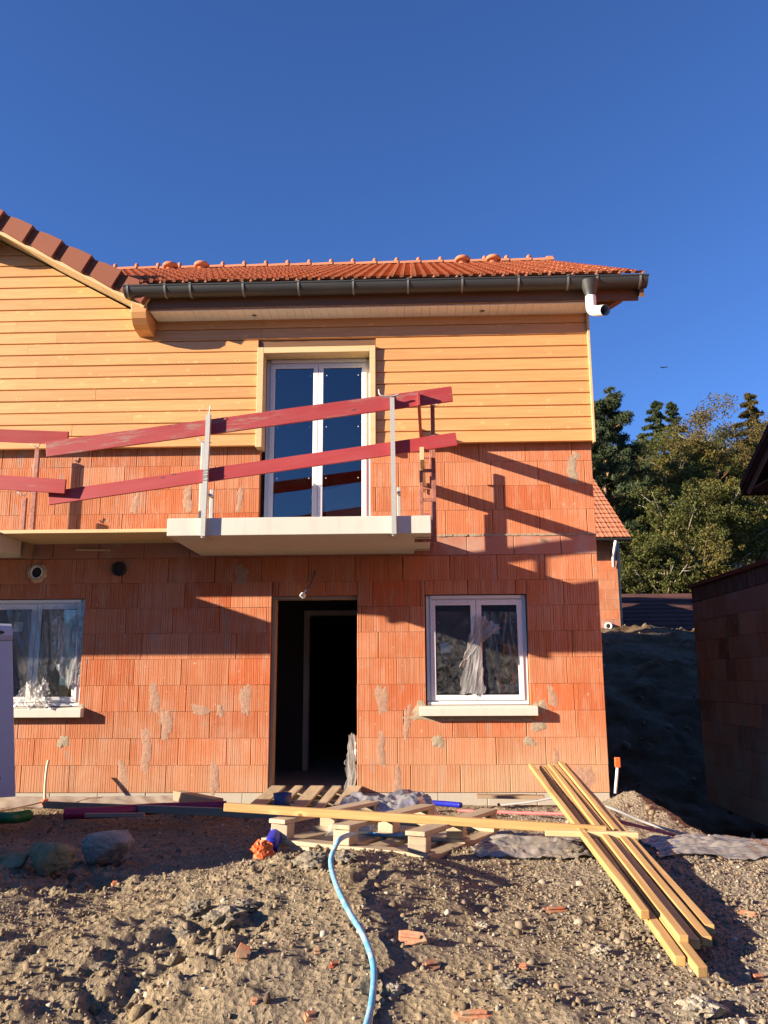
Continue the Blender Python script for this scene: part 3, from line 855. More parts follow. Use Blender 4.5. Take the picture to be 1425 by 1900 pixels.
# ---- cladding
CZ0, CP = 3.645, 0.1372
mb = MB(); panel_holes(mb, HX0, HX1, CZ0 + 0.02, 5.12, -0.075, -0.002, [(-1.69, -0.40, 3, 4.76)])
mb.prism([(HX0, 5.1205), (-2.92, 5.1205), (-6.2, 6.99), (HX0, 5.5)], 'y', -0.074, 0.1)
clad = mb.build('cladding', EAVES, house)
def clad_end(z): return min(HX1, 1e9) if z <= 5.13 else -3.083 - (z - 5.222) / 0.56
def clad_board(xa0, xa1, xb0, xb1, z0, p):
    """left end xa0 (bottom) xa1 (top), right end xb0, xb1"""
    x0 = xa0
    prof = [(0.014, 0.0, 0), (-0.003, 0.008, 0.06), (0.0015, p - 0.009, 0.94), (0.012, p - 0.002, 1)]
    vs = []
    for (y, z, t) in prof + [(0.023, p - 0.002, 1), (0.023, 0.0, 0)]:
        vs.append((xa0 + (xa1 - xa0) * t - x0, y, z)); vs.append((xb0 + (xb1 - xb0) * t - x0, y, z))
    n = 6
    fs = [(2 * i, 2 * i + 1, (2 * i + 3) % 12, (2 * i + 2) % 12) for i in range(n)]
    fs += [tuple(range(0, 12, 2)), tuple(range(11, 0, -2))]
    me = MB().add(vs, fs).mesh('cladding_board', CLAD); recalc(me)
    place('cladding_board', me, Matrix.Translation((x0, -0.10 + random.uniform(-.0015, .0015), z0)), clad)
row = 0; z = CZ0
while z < 6.9:
    e0, e1 = clad_end(z), clad_end(z + CP)
    if z < 5.12 and z + CP > 5.12: e1 = e0
    L0 = -6.3
    segs = [(L0, e0, e1)]
    if z < 4.75: segs = [(L0, -1.703, -1.703), (-0.382, HX1 - .005, HX1 - .005)]
    for (a, b0, b1) in segs:
        cuts = [a]
        if b0 - a > 3.0:
            x = a + random.uniform(1.2, 3.6)
            while x < b0 - 0.7: cuts.append(x); x += random.uniform(2.2, 4.0)
        for i, c in enumerate(cuts):
            last = i == len(cuts) - 1
            d0, d1 = (b0, b1) if last else (cuts[i + 1] - 0.0015,) * 2
            if min(d0, d1) - c > 0.05: clad_board(c, c, d0, d1, z, CP)
    z += CP; row += 1
MB().box(HX1 - 0.004, HX1 + 0.022, -0.125, -0.03, CZ0 - 0.015, 5.12).build('corner_trim', PINE, house, bevel=0.002)

# ---- main roof
EY, EZ, RY, SL = -0.50, 5.37, 4.9, 0.55
AL = math.atan(SL); RZ = EZ + (RY - EY) * SL
TW, TP = 0.2486, 0.36
mb = MB()
def slope_slab(mb, pts, th):
    """pts on the roof plane, thickened downwards"""
    mb.add([p for p in pts] + [(p[0], p[1], p[2] - th) for p in pts],
           [tuple(range(len(pts))), tuple(range(2 * len(pts) - 1, len(pts) - 1, -1))] + [(i, (i + 1) % len(pts), len(pts) + (i + 1) % len(pts), len(pts) + i) for i in range(len(pts))])
def rz(Y): return EZ + (Y - EY) * SL
slope_slab(mb, [(-2.95, EY + .03, rz(EY + .03) - .03), (2.50, EY + .03, rz(EY + .03) - .03), (2.50, RY, RZ - .03), (-6.5 - 1.85, RY, RZ - .03)], 0.05)
slope_slab(mb, [(2.50, RY, RZ - .03), (2.50, 9.5, RZ - (9.5 - RY) * SL), (-9.2, 9.5, RZ - (9.5 - RY) * SL), (-9.2, RY, RZ - .03)], 0.06)
roof = mb.build('roof', EAVES, house)
prof = [(0.0, 0.004), (0.0, 0.018), (0.008, 0.023), (0.036, 0.023), (0.044, 0.012), (0.108, 0.010), (0.114, 0.018), (0.146, 0.018), (0.152, 0.010), (0.236, 0.012), (0.2470, 0.014)]
def tile_data(L=TP + 0.06, w=TW, prof=prof, lift=0.036):
    n = len(prof); k = w / 0.2486
    vs = [(u * k, 0, h + lift) for u, h in prof] + [(u * k, L, h) for u, h in prof] + [(u * k, 0.034 if i in (4, 5, 8) else 0.003, h + lift - 0.030) for i, (u, h) in enumerate(prof)]
    fs = [(i, i + 1, n + i + 1, n + i) for i in range(n - 1)] + [(2 * n + i, 2 * n + i + 1, i + 1, i) for i in range(n - 1)]
    fs += [(0, n, 2 * n)]
    return vs, fs
tv, tf_ = tile_data()
tmesh = MB().add(tv, tf_).mesh('roof_tile', TILE)
c_, s_ = math.cos(AL), math.sin(AL)
rows = int(math.ceil((RY - EY) / c_ / TP))
field = MB(); made = 0
for r in range(rows):
    v0 = r * TP
    if v0 + TP * 0.6 > (RY - EY) / c_: break
    Y = EY + v0 * c_; Z = EZ + v0 * s_
    k = 0
    while True:
        X = 2.52 - (k + 1) * TW
        if X < -2.98 - (Y - EY) * 1.0 or X < -5.2: break
        M = Matrix([[1, 0, 0, X + random.uniform(-.002, .002)], [0, c_, -s_, Y], [0, s_, c_, Z + random.uniform(-.003, .003)], [0, 0, 0, 1]])
        if made < 300:
            place('roof_tile', tmesh, M, roof); made += 1
        else:
            field.add([M @ Vector(p) for p in tv], tf_)
        k += 1
field.build('upper_roof_tiles', TILE, roof, kind='stuff', fix=False)
# ridge
rl = 0.39; rmb = MB()
n = 9; vs = []; fs = []
for (x, rr) in ((0, 0.105), (rl + 0.02, 0.118)):
    for i in range(n):
        a = math.pi * (0.06 + 0.88 * i / (n - 1)); vs.append((x, math.cos(a) * rr * 1.15, math.sin(a) * rr))
fs = [(i, i + 1, n + i + 1, n + i) for i in range(n - 1)]
fs.append(tuple(range(n, 2 * n)))
rmb.add(vs, fs)
rmesh = rmb.mesh('ridge_tile', TILE); recalc(rmesh)
kmesh = MB().lathe([(0.0, 0.075), (0.02, 0.07), (0.036, 0.05), (0.04, 0.025), (0.034, 0.0), (0.04, -0.03)], (0, 0, 0), 10).mesh('ridge_knob', TILE, True)
k = 0
while 2.52 - (k + 1) * rl > -6:
    X = 2.52 - (k + 1) * rl
    o = place('ridge_tile', rmesh, Matrix.Translation((X, RY, RZ - 0.03)), roof)
    k += 1
    if k > 0: place('ridge_knob', kmesh, Matrix.Translation((X + rl - 0.01 if k > 1 else X, RY, RZ + 0.083)), roof)
MB().prism([(-.13, -.12), (-.10, .08), (-.05, .135), (.05, .135), (.10, .08), (.13, -.12)], 'x', 2.42, 2.545).build('ridge_end_cap', TILE, roof, bevel=0.01).location = (0, RY, RZ - 0.03)
for (px, dx) in ((318, 0), (376, 0), (858, 0), (915, 0)):
    p = at(px, 490, 4.5); zz = rz(4.5) + .01
    v = MB().lathe([(0.07, -0.12), (0.07, 0.02), (0.11, 0.015), (0.132, 0.03), (0.132, 0.06), (0.115, 0.08), (0.06, 0.095), (0.0, 0.10)], (p[0], 4.45, zz + 0.02), 20).build('roof_vent', TILE, roof, True)
# ---- left gable roof
GS = 0.548
def gz(X): return 5.17 + (-2.976 - X) * GS
mb = MB()
slope_slab(mb, [(-2.93, -0.44, gz(-2.93) + 0.24), (-2.93, 0.3, gz(-2.93) + .24), (-6.5, 3.9, gz(-6.5) + .24), (-6.5, -0.44, gz(-6.5) + .24)], 0.05)
slope_slab(mb, [(-6.5, -0.44, gz(-6.5) + .24), (-6.5, 3.9, gz(-6.5) + .24), (-9.4, 3.9, gz(-6.5) + .24 - 2.9 * GS), (-9.4, -.44, gz(-6.5) + .24 - 2.9 * GS)], 0.05)
gable = mb.build('gable_roof', VERGE, house)
ca, sa = math.cos(math.atan(GS)), math.sin(math.atan(GS))
vl = 0.392
def verge_tile(s0):
    """s measured up the slope from X = -2.915; the lower end stands proud of the next tile"""
    mb = MB(); L = vl * 1.04
    def P(s, n, y): return (-2.925 - (s0 + s) * ca + n * sa * 0 + n * sa, y, gz(-2.925) + (s0 + s) * sa + n * ca)
    lo, hi = -0.048, 0
    A = [P(0, 0.02, -0.515), P(L, 0.045, -0.468), P(L, 0.218, -0.468), P(L * .5, 0.243, -0.495), P(0, 0.245, -0.515)]
    B = [P(0, 0.02, -0.44), P(L, 0.045, -0.43), P(L, 0.218, -0.30), P(L * .5, 0.243, -0.30), P(0, 0.245, -0.30)]
    mb.add(A + B, [(0, 4, 3, 2, 1), (5, 6, 7, 8, 9), (0, 5, 9, 4), (4, 9, 8, 3), (3, 8, 7, 2), (2, 7, 6, 1), (1, 6, 5, 0)])
    return mb.build('verge_tile', VERGE, gable, bevel=0.004)
for i in range(9): verge_tile(0.0 + vl * i)
M_, L_ = frame((-2.90, -0.425, gz(-2.90) + 0.075), (-6.5, -0.425, gz(-6.5) + 0.075))
board('bargeboard', (-2.88, -0.428, gz(-2.88) + 0.078), (-6.5, -0.428, gz(-6.5) + 0.078), 0.03, 0.135, PINE, gable)
# soffit boards under the gable verge: each runs from the bargeboard to the wall
s = 0.0
while s < 4.0:
    x0, x1 = -2.96 - s * ca, -2.96 - (s + 0.088) * ca
    z0, z1 = gz(x0) + 0.028, gz(x1) + 0.028
    mb = MB().add([(x0, -.411, z0), (x1, -.411, z1), (x1, -.077, z1), (x0, -.077, z0), (x0, -.411, z0 + .018), (x1, -.411, z1 + .018), (x1, -.077, z1 + .018), (x0, -.077, z0 + .018)],
                  [(0, 3, 2, 1), (4, 5, 6, 7), (0, 1, 5, 4), (1, 2, 6, 5), (2, 3, 7, 6), (3, 0, 4, 7)])
    mb.build('soffit_board', PINE, gable); s += 0.0915
def purlin(x0, x1, top, name='purlin'):
    d = top - 5.2
    MB().prism([(-0.43, 5.20 + d), (-0.43, 5.09 + d), (-0.405, 5.03 + d), (-0.35, 4.975 + d), (-0.27, 4.945 + d), (-0.076, 4.935 + d), (-0.076, 5.20 + d)], 'x', x0, x1).build(name, CLAD, house, bevel=0.004)
purlin(-3.055, -2.885, 5.20); purlin(-4.98, -4.82, 6.22)
# ---- eaves of the main roof
board('fascia_board', (-3.0, -0.385, 5.232), (2.47, -0.385, 5.232), 0.028, 0.205, EAVES, house)
x = -2.86; k = 0
sof = MB().box(-2.885, HX1, -0.37, -0.08, 5.145, 5.16).build('soffit', SOFFIT, house)
while x < HX1 - 0.01:
    w = min(0.0935, HX1 - x)
    MB().box(x, x + w - 0.0022, -0.3705, -0.09, 5.118, 5.1445).build('soffit_panel', SOFFIT, sof, bevel=0.0015); x += 0.0935
for px in (472, 895):
    p = at(px, 577, -0.24)
    v = MB().lathe([(0.0, -0.006), (0.030, -0.006), (0.038, -0.003), (0.04, 0.004)], (p[0], -0.235, 5.118), 18).build('soffit_vent', PVC, sof, True)
    g = MB()
    for i in range(-3, 4):
        ww = math.sqrt(max(0, 0.027 ** 2 - (i * 0.0075) ** 2)); g.box(p[0] - ww, p[0] + ww, -0.235 + i * .0075 - .0018, -0.235 + i * .0075 + .0018, 5.1105, 5.1115)
    g.build('vent_slots', BLACK, sof)
# gutter
GY0, GZ0, GR = -0.482, 5.325, 0.096
mb = MB(); n = 14; xs = (-3.10, 2.535)
arc = [(GY0 + GR * math.cos(math.pi + math.pi * i / n), GZ0 + GR * math.sin(math.pi + math.pi * i / n)) for i in range(n + 1)]
arc2 = [(GY0 + (GR - .004) * math.cos(math.pi + math.pi * i / n), GZ0 + (GR - .004) * math.sin(math.pi + math.pi * i / n)) for i in range(n + 1)]
mb.prism(arc + arc2[::-1], 'x', *xs)
mb.prism(arc, 'x', xs[0] - .003, xs[0] - .0003); mb.prism(arc, 'x', xs[1] + .0003, xs[1] + .003)
mb.tube([(xs[0] - .01, GY0 - GR + .004, GZ0 + .006), (xs[1] + .01, GY0 - GR + .004, GZ0 + .006)], 0.0125, 10)
gut = mb.build('gutter', ZINC, house); 
import bmesh
gut.data.polygons.foreach_set('use_smooth', [True] * len(gut.data.polygons))
try: gut.data.set_sharp_from_angle(angle=math.radians(40))
except Exception: pass
for px in (236, 305, 352, 450, 553, 655, 757, 858, 963, 1055, 1109, 1190):
    X = at(px, 530, GY0 - GR)[0]
    g = MB(); R2 = GR + 0.003
    a1 = [(GY0 + R2 * math.cos(math.pi + math.pi * i / n), GZ0 + R2 * math.sin(math.pi + math.pi * i / n)) for i in range(n + 1)]
    a2 = [(GY0 + (R2 + .004) * math.cos(math.pi + math.pi * i / n), GZ0 + (R2 + .004) * math.sin(math.pi + math.pi * i / n)) for i in range(n + 1)]
    g.prism(a1 + a2[::-1], 'x', X - 0.010, X + 0.010); g.box(X - .013, X + .013, GY0 - GR - .012, GY0 - GR + .012, GZ0 + .012, GZ0 + .022)
    g.build('gutter_bracket', STRAP, gut)
X = at(1094, 540, GY0)[0]
MB().lathe([(0.108, -0.035), (0.10, -0.06), (0.068, -0.15), (0.052, -0.20), (0.05, -0.235)], (X, GY0 - .03, GZ0), 22).build('gutter_outlet', ZINC, gut, True)
ctr = catmull([(X, GY0 - .03, GZ0 - .20), (X, GY0 - .03, GZ0 - .30), (X + .004, GY0 - .036, GZ0 - .345), (X + .024, GY0 - .085, GZ0 - .39), (X + .082, GY0 - .29, GZ0 - .475)], 5)
mb = MB().tube(ctr, 0.056, 20, caps=False); mb.tube(ctr[::-1], 0.051, 20, caps=False)
mb.tube([ctr[-1] - (ctr[-1] - ctr[-2]) * .3, ctr[-1]], 0.0575, 20, caps=False)
mb.build('downpipe_elbow', PVC, gut, True, fix=False)
MB().prism([(p[0], p[2]) for p in (at(1092, 549, .03), at(1161, 549, .03), at(1129, 569, .03), at(1092, 569, .03))], 'y', 0.03, 0.2).build('wall_plate_end', EAVES, house, bevel=0.004)
M0 = MB(); slope_slab(M0, [(2.47, EY + .04, rz(EY) - .035), (2.515, EY + .04, rz(EY) - .035), (2.515, RY, RZ - .04), (2.47, RY, RZ - .04)], 0.2)
M0.build('verge_board', EAVES, roof)

# ---- balconies
slab = MB().box(-2.285, 0.175, -1.30, -0.001, 2.448, 2.615).build('balcony_slab', CONC, house, bevel=0.006)
MB().box(-8.6, -4.18, -1.30, -0.001, 2.448, 2.615).build('balcony_slab', CONC, house, bevel=0.006)
MB().box(-4.178, -4.135, -0.20, -0.001, 2.43, 2.60).build('shutter_remnant', OLDWOOD, house)
# ---- pipes through the wall, the lamp cable
def wall_pipe(px, py, r, matl, foam):
    c = at(px, py, -0.03)
    v = MB().lathe([(r * 0.86, 0.19), (r * 0.86, -0.04), (r, -0.04), (r, 0.0)], (c[0], 0, c[2]), 22, 'y').build('wall_pipe', matl, house, True, fix=False)
    MB().lathe([(0, -0.012), (r * 0.865, -0.012)], (c[0], 0, c[2]), 22, 'y').build('pipe_inside', DARKGAP, v, fix=False)
    if foam:
        g = MB(); m = 24; rr = random.Random(3); prev = []
        prof = []
        for k in range(m):
            a = 2 * math.pi * k / m; R = r * rr.uniform(1.4, 1.75)
            prof.append((a, R))
        vs = []; fs = []
        for a, R in prof:
            for (q, y) in ((r * 1.0, -0.028), (r * 1.25, -0.036 + rr.uniform(-.006, .006)), (R, 0.002)):
                vs.append((c[0] + q * math.cos(a), y, c[2] + q * math.sin(a)))
        for k in range(m):
            j = (k + 1) % m
            fs += [(3 * k, 3 * j, 3 * j + 1, 3 * k + 1), (3 * k + 1, 3 * j + 1, 3 * j + 2, 3 * k + 2)]
        g.add(vs, fs).build('foam_collar', FOAM, v, False)
    return v
wall_pipe(68, 1062, 0.068, PVC, True); wall_pipe(220, 1055, 0.078, BLACK, False)
a, b, c = at(585, 1060, 0.0), at(577, 1082, -0.05), at(563, 1103, -0.09)
cb = MB().tube(catmull([a + np.array([0, .06, .01]), a, b, c], 6), 0.007, 8).build('lamp_cable', BLUEGREY, house, True)
d = (c - b) / np.linalg.norm(c - b)
MB().tube([c - d * .01, c - d * .01 + np.array([-.03, -.05, -.005]) * .0 + d * 0.045], 0.030, 16).build('cable_cap', PVC, cb, bevel=0.006)

# ------------------------------------------------------------------ guard rails on the balconies
def stanchion(x, z0, z1, dx, label, yf=-1.335, matl=None, hook=1, group=None):
    """clamped to the slab edge: upright in front of the slab face, jaw below and above the slab"""
    matl = matl or GALV
    r = empty('guardrail_post', (x, yf, z0), label, 'post', group)
    M, L = frame((x, yf, z0), (x + dx, yf, z1), (0, 1, 0))
    mb = MB(); t = 0.042; w = 0.005
    for (a, b, c, d) in ((-t / 2, t / 2, -t / 2, -t / 2 + w), (-t / 2, t / 2, t / 2 - w, t / 2), (-t / 2, -t / 2 + w, -t / 2 + w, t / 2 - w), (t / 2 - w, t / 2, -t / 2 + w, t / 2 - w)):
        mb.box(0, L, a, b, c, d)
    me = mb.mesh('upright', matl); recalc(me); place('upright', me, M, r)
    MB().box(x - .02, x + .02, yf + .005, -1.06, z0 - .012, z0 + .012).build('lower_jaw', matl, r, bevel=0.003)
    MB().box(x + .028, x + .062, -1.245, -1.21, 2.616, 2.90).build('inner_upright', matl, r, bevel=0.003)
    MB().box(x + .030, x + .060, yf + .02, -1.247, 2.82, 2.845).build('clamp_arm', matl, r, bevel=0.002)
    xx = x + dx
    if hook == 1:
        MB().tube(catmull([(xx, yf - .005, z1 - .03), (xx + .012, yf - .01, z1 + .035), (xx + .016, yf - .008, z1 + .09)], 4), 0.006, 8).build('hook', GALV, r, True)
        MB().tube(catmull([(xx - .09, yf - .03, z1 + .04), (xx - .05, yf - .035, z1 + .06), (xx, yf - .028, z1 + .03), (xx + .02, yf - .025, z1 + .01), (xx - .06, yf - .03, z1 + .015), (xx - .09, yf - .03, z1 + .04)], 4), 0.0025, 6).build('tie_wire', IVORY, r, True)
    elif hook == 2:
        MB().tube(catmull([(xx - .125, yf - .02, z1 + .08), (xx - .118, yf - .024, z1 + .035), (xx - .09, yf - .025, z1 + .015), (xx, yf - .02, z1 + .012), (xx + .07, yf - .02, z1 + .03)], 5), 0.0075, 8).build('hook', GALV, r, True)
    return r
stanchion(-1.935, 2.435, 3.61, 0.012, 'galvanised clamp post with tie wire at the left end of the middle balcony')
stanchion(-0.166, 2.435, 3.745, -0.010, 'galvanised clamp post with bent hook on top, right of the balcony window', hook=2)
# wires that tie the lower board to the left post
for k in range(1):
    p = at(379, 880, -1.36)
    g = MB()
    for i in range(5):
        z = p[2] + (i - 2) * 0.022 + random.uniform(-.006, .006)
        g.tube([(p[0] - .028, -1.362, z - .008), (p[0] + .028, -1.362, z + random.uniform(-.01, .012)), (p[0] + .03, -1.30, z + .004)], 0.0022, 5)
    g.build('binding_wire', CABLE, None, label='thin dark wire wound round the left galvanised balcony post', cat='wire')
# thin post on the slab near the wall
r = empty('guardrail_post', (-2.20, -0.4, 2.615), 'thin grey post standing behind the lower red board near the wall', 'post')
MB().box(-2.222, -2.186, -0.42, -0.385, 2.616, 3.60).build('upright', GALV, r, bevel=0.003)
MB().tube([(-2.27, -.42, 3.64), (-2.2, -.40, 3.605), (-2.12, -.40, 3.60)], 0.007, 8).build('hook', CABLE, r, True)
MB().box(-2.26, -2.15, -0.46, -0.34, 2.6152, 2.6158 + .008).build('foot_plate', GALV, r)
# side guard at the right end of the slab
def side_post(y, ztop, label, hook):
    r = empty('guardrail_post', (0.215, y, 2.43), label, 'post')
    MB().box(0.192, 0.232, y - .02, y + .02, 2.40, ztop).build('upright', REDSTEEL, r, bevel=0.003)
    MB().box(0.02, 0.191, y - .017, y + .017, 2.405, 2.433).build('lower_jaw', REDSTEEL, r, bevel=0.002)
    MB().box(0.075, 0.108, y - .017, y + .017, 2.616, 3.10).build('inner_upright', REDSTEEL, r, bevel=0.002)
    for z in (2.80, 3.085): MB().box(0.109, 0.191, y - .014, y + .014, z, z + .03).build('clamp_arm', REDSTEEL, r, bevel=0.002)
    MB().box(0.109, 0.191, y - .01, y + .01, 3.42, 3.435).build('clamp_arm', REDSTEEL, r)
    if hook: MB().tube(catmull([(.21, y, ztop - .01), (.25, y - .01, ztop - .005), (.285, y - .02, ztop + .03), (.295, y - .02, ztop + .08)], 4), 0.007, 8).build('hook', GALV, r, True)
side_post(-1.06, at(797, 752, -1.06)[2], 'dark rust red clamp post with hook at the right front corner of the balcony', True)
side_post(-0.30, 3.55, 'dark rust red clamp post at the right balcony end close to the wall', False)

def gboard(pa, pb, Y, h, matl, label, Yb=None, th=0.027, up=(0, 1, 0), tilt=0.0, name='guard_board'):
    a, b = at(*pa, Y), at(*pb, Y if Yb is None else Yb)
    return board(name, a, b, h, th, matl, None, 0.003, (0, math.cos(tilt), math.sin(tilt)), True, label=label, cat='board')
gboard((86, 834), (839, 731), -1.285, 0.150, REDWORN, 'long worn red guard board, upper one, sloping across the middle balcony')
gboard((91, 925), (847, 815), -1.285, 0.128, RED, 'long red guard board, lower one, sloping across the middle balcony')
gboard((-60, 806), (127, 813), -1.245, 0.125, RED, 'short red guard board, upper one, at the left edge of the picture', tilt=0.25)
gboard((-60, 891), (122, 903), -1.345, 0.135, RED, 'short red guard board with knots, lower one, at the left edge of the picture', tilt=0.1)
a, b = at(777, 739, -1.38), at(787, 803, -0.03)
board('guard_board', a, (a[0] + .03, -.02, a[2] + .02), 0.028, 0.135, RED, None, .003, label='red guard board seen end on at the right balcony end, running back to the wall', cat='board')
a = at(783, 841, -1.36)
board('guard_board', (a[0], -1.36, a[2]), (a[0] + .03, -.02, a[2] - .015), 0.040, 0.125, PINE, None, .003, label='unpainted yellow guard board seen end on, below the red one at the balcony end', cat='board')
# posts of the left balcony
def left_post(x, y, z1, label):
    r = empty('guardrail_post', (x, y, 2.626), label, 'post')
    MB().box(x - .024, x + .024, y - .02, y + .02, 2.626, z1).build('upright', REDSTEEL, r, bevel=.003)
    MB().box(x - .06, x + .06, y - .05, y + .05, 2.6255, 2.634).build('foot_plate', REDSTEEL, r)
    MB().tube([(x - .08, y - .02, z1 + .06), (x, y, z1 + .02), (x + .02, y, z1 + .07)], .006, 6).build('hook', CABLE, r, True)
left_post(-4.095, -0.16, 3.62, 'rust red post right of the short red boards, between the balconies')
left_post(-4.13, -0.30, 3.05, 'short rust red post behind the lower short red board')
# plank that closes the gap between the two balconies
board('gap_plank', (-4.172, -0.372, 2.607), (-2.292, -0.372, 2.607), 0.70, 0.036, PINE, None, .003, label='wide pale plank bridging the gap between the two balconies', cat='plank')
MB().add([], []) 
board('wedge', at(140, 1020, -0.03), at(205, 1021, -0.03), 0.018, 0.02, PINE, None, .002, label='thin wood splinter stuck to the wall under the gap plank', cat='splinter')

# ------------------------------------------------------------------ films over the windows
def sheet(name, corners, nu, nv, amp, freq, matl, seed=0, fold=0.5, edge=None, smooth=True, offset=None, drape=False, **kw):
    """corners: bl, br, tr, tl; crumpled along its own normal"""
    bl, br, tr, tl = [np.array(c, float) for c in corners]
    U, V = np.meshgrid(np.linspace(0, 1, nu), np.linspace(0, 1, nv))
    if edge is not None: U, V = edge(U, V)
    P = ((1 - V) * (1 - U))[..., None] * bl + ((1 - V) * U)[..., None] * br + (V * U)[..., None] * tr + (V * (1 - U))[..., None] * tl
    nrm = np.cross(br - bl, tl - bl); nrm /= np.linalg.norm(nrm)
    wu, wv = np.linalg.norm(br - bl), np.linalg.norm(tl - bl)
    a, b = U * wu * freq, V * wv * freq
    if drape: a, b = a * 1.5 + .6 * np.sin(V * 3 + seed), b * .28
    d = (1 - fold) * fbm(a, b, seed, 4) + fold * (0.5 - 2 * np.abs(fbm(a * 0.8 + 0.4 * b, b * 0.6 - .3 * a, seed + 7, 3)))
    P = P + nrm * (d * amp)[..., None]
    if offset is not None: P = offset(P)
    i = np.arange(nu * nv).reshape(nv, nu)
    Fq = np.stack([i[:-1, :-1], i[:-1, 1:], i[1:, 1:], i[1:, :-1]], -1).reshape(-1, 4)
    return link(name, np_mesh(name, P.reshape(-1, 3), Fq, matl, smooth), **kw)
def torn(seed, au=0.03, av=0.03, nar=None):
    def f(U, V):
        j1 = fbm(V * 9, V * 0 + 1, seed, 4); j2 = fbm(U * 9, U * 0 + 2, seed + 3, 4)
        u = U + au * j1 * np.abs(U * 2 - 1) * 2; v = V + av * j2 * np.abs(V * 2 - 1) * 2
        if nar: u = 0.5 + (u - 0.5) * nar(v)
        return u, v
    return f
Yw = 0.03
A = lambda px, py, Y=Yw: at(px, py, Y)
film = empty('window_film', at(890, 1290, Yw), 'torn clear plastic film hanging from the sashes of the right ground floor window', 'plastic film')
def fpart(name, cs, amp, freq, matl, seed, edge=None, par=None, fold=.6, n=70):
    o = sheet(name, cs, n, n, amp * .8, freq, matl, seed, fold, edge, smooth=True, drape=name != 'film_bundle')
    o.parent = par; o.matrix_parent_inverse = par.matrix_basis.inverted(); return o
fpart('film_flap', [A(852, 1288), A(900, 1288), A(893, 1142), A(878, 1142)], 0.035, 9, FILMGREY, 3, torn(1, .12, .02), film)
fpart('film_corner', [A(852, 1238), A(893, 1195), A(928, 1165), A(893, 1142)], 0.03, 10, FILMGREY, 8, torn(4, .05, .05), film)
fpart('film_skin', [A(898, 1287, .045), A(966, 1287, .045), A(960, 1135, .045), A(893, 1135, .045)], 0.022, 8, FILM, 12, None, film)
fpart('film_skin', [A(808, 1287, .046), A(872, 1287, .046), A(872, 1135, .046), A(806, 1135, .046)], 0.010, 5, FILM, 15, None, film)
film2 = empty('window_film', at(70, 1300, Yw), 'ragged clear plastic film hanging over the left ground floor window beside the white panel', 'plastic film')
fpart('film_flap', [A(110, 1262), A(150, 1282), A(156, 1150), A(100, 1150)], 0.05, 10, FILMGREY, 21, torn(8, .16, .10), film2)
fpart('film_flap', [A(42, 1285), A(90, 1295), A(88, 1130), A(15, 1130)], 0.035, 8, FILM, 24, torn(6, .08, .05), film2)
fpart('film_skin', [A(95, 1240), A(152, 1250), A(155, 1128), A(92, 1128)], 0.02, 7, FILM, 27, torn(7, .05, .1), film2)
fpart('film_bundle', [at(12, 1316, -.08), at(92, 1312, -.08), at(86, 1262, .0), at(40, 1276, .0)], 0.08, 13, FILMGREY, 31, torn(9, .1, .2), film2, .7)
fd = empty('door_film', at(650, 1470, .1), 'crumpled clear plastic hanging inside the right jamb of the doorway', 'plastic film')
fpart('film_flap', [at(640, 1466, .12), at(661, 1468, .05), at(662, 1362, .08), at(645, 1362, .12)], 0.06, 9, FILMGREY, 41, torn(11, .2, .05), fd)

# ------------------------------------------------------------------ things on the ground
def rock(name, c, size, seed, matl, sub=4, amp=0.35, freq=1.6, facets=6, rot=0.0, **kw):
    import bmesh
    bm = bmesh.new(); bmesh.ops.create_icosphere(bm, subdivisions=sub, radius=1.0)
    rr = random.Random(seed); o1 = rr.uniform(0, 50)
    P = np.array([v.co for v in bm.verts])
    def n3(p, f, s):
        return (vnoise(p[:, 0] * f + s, p[:, 1] * f + p[:, 2] * f * .7, s) + vnoise(p[:, 1] * f - s, p[:, 2] * f + p[:, 0] * f * .6, s + 5) + vnoise(p[:, 2] * f + s * 2, p[:, 0] * f - p[:, 1] * f * .8, s + 9)) * 0.66
    d = 1 + amp * (n3(P, freq, o1) + 0.5 * n3(P, freq * 2.2, o1 + 3) + 0.36 * n3(P, freq * 5, o1 + 7) + .24 * n3(P, freq * 10, o1 + 11))
    # a few flat fracture faces
    for k in range(facets):
        n = np.array([rr.gauss(0, 1) for _ in range(3)]); n /= np.linalg.norm(n); h = rr.uniform(0.62, 0.85)
        dot = P @ n; d = np.where(dot * d > h, d * 0.35 + 0.65 * h / np.maximum(dot, .2), d)
    P = P * d[:, None] * np.array(size)[None]
    ca, sa = math.cos(rot), math.sin(rot)
    P = np.stack([P[:, 0] * ca - P[:, 1] * sa, P[:, 0] * sa + P[:, 1] * ca, P[:, 2]], -1)
    for v, p in zip(bm.verts, P): v.co = p
    me = bpy.data.meshes.new(name); bm.to_mesh(me); bm.free(); me.materials.append(matl)
    me.polygons.foreach_set('use_smooth', [False] * len(me.polygons))
    return place(name, me, Matrix.Translation(tuple(c)), None, 0, **kw)
def on(px, py, dz=0.0):
    p = at_ground(px, py); p[2] += dz; return p
p = on(80, 1632); rock('boulder', p + np.array([0, .08, .075]), (0.105, .095, .08), 5, ROCKGREEN, label='rounded green boulder in the shade on the mound', cat='boulder')
p = on(172, 1618); rock('boulder', p + np.array([0, .12, .085]), (0.135, .11, .095), 12, ROCKGREY, rot=.4, label='larger pale grey boulder with a flat face behind the green one', cat='boulder')
p = on(22, 1612); rock('boulder', p + np.array([-.02, .06, .02]), (0.08, .07, .04), 31, ROCKGREEN, label='low green stone at the left edge of the picture', cat='boulder')
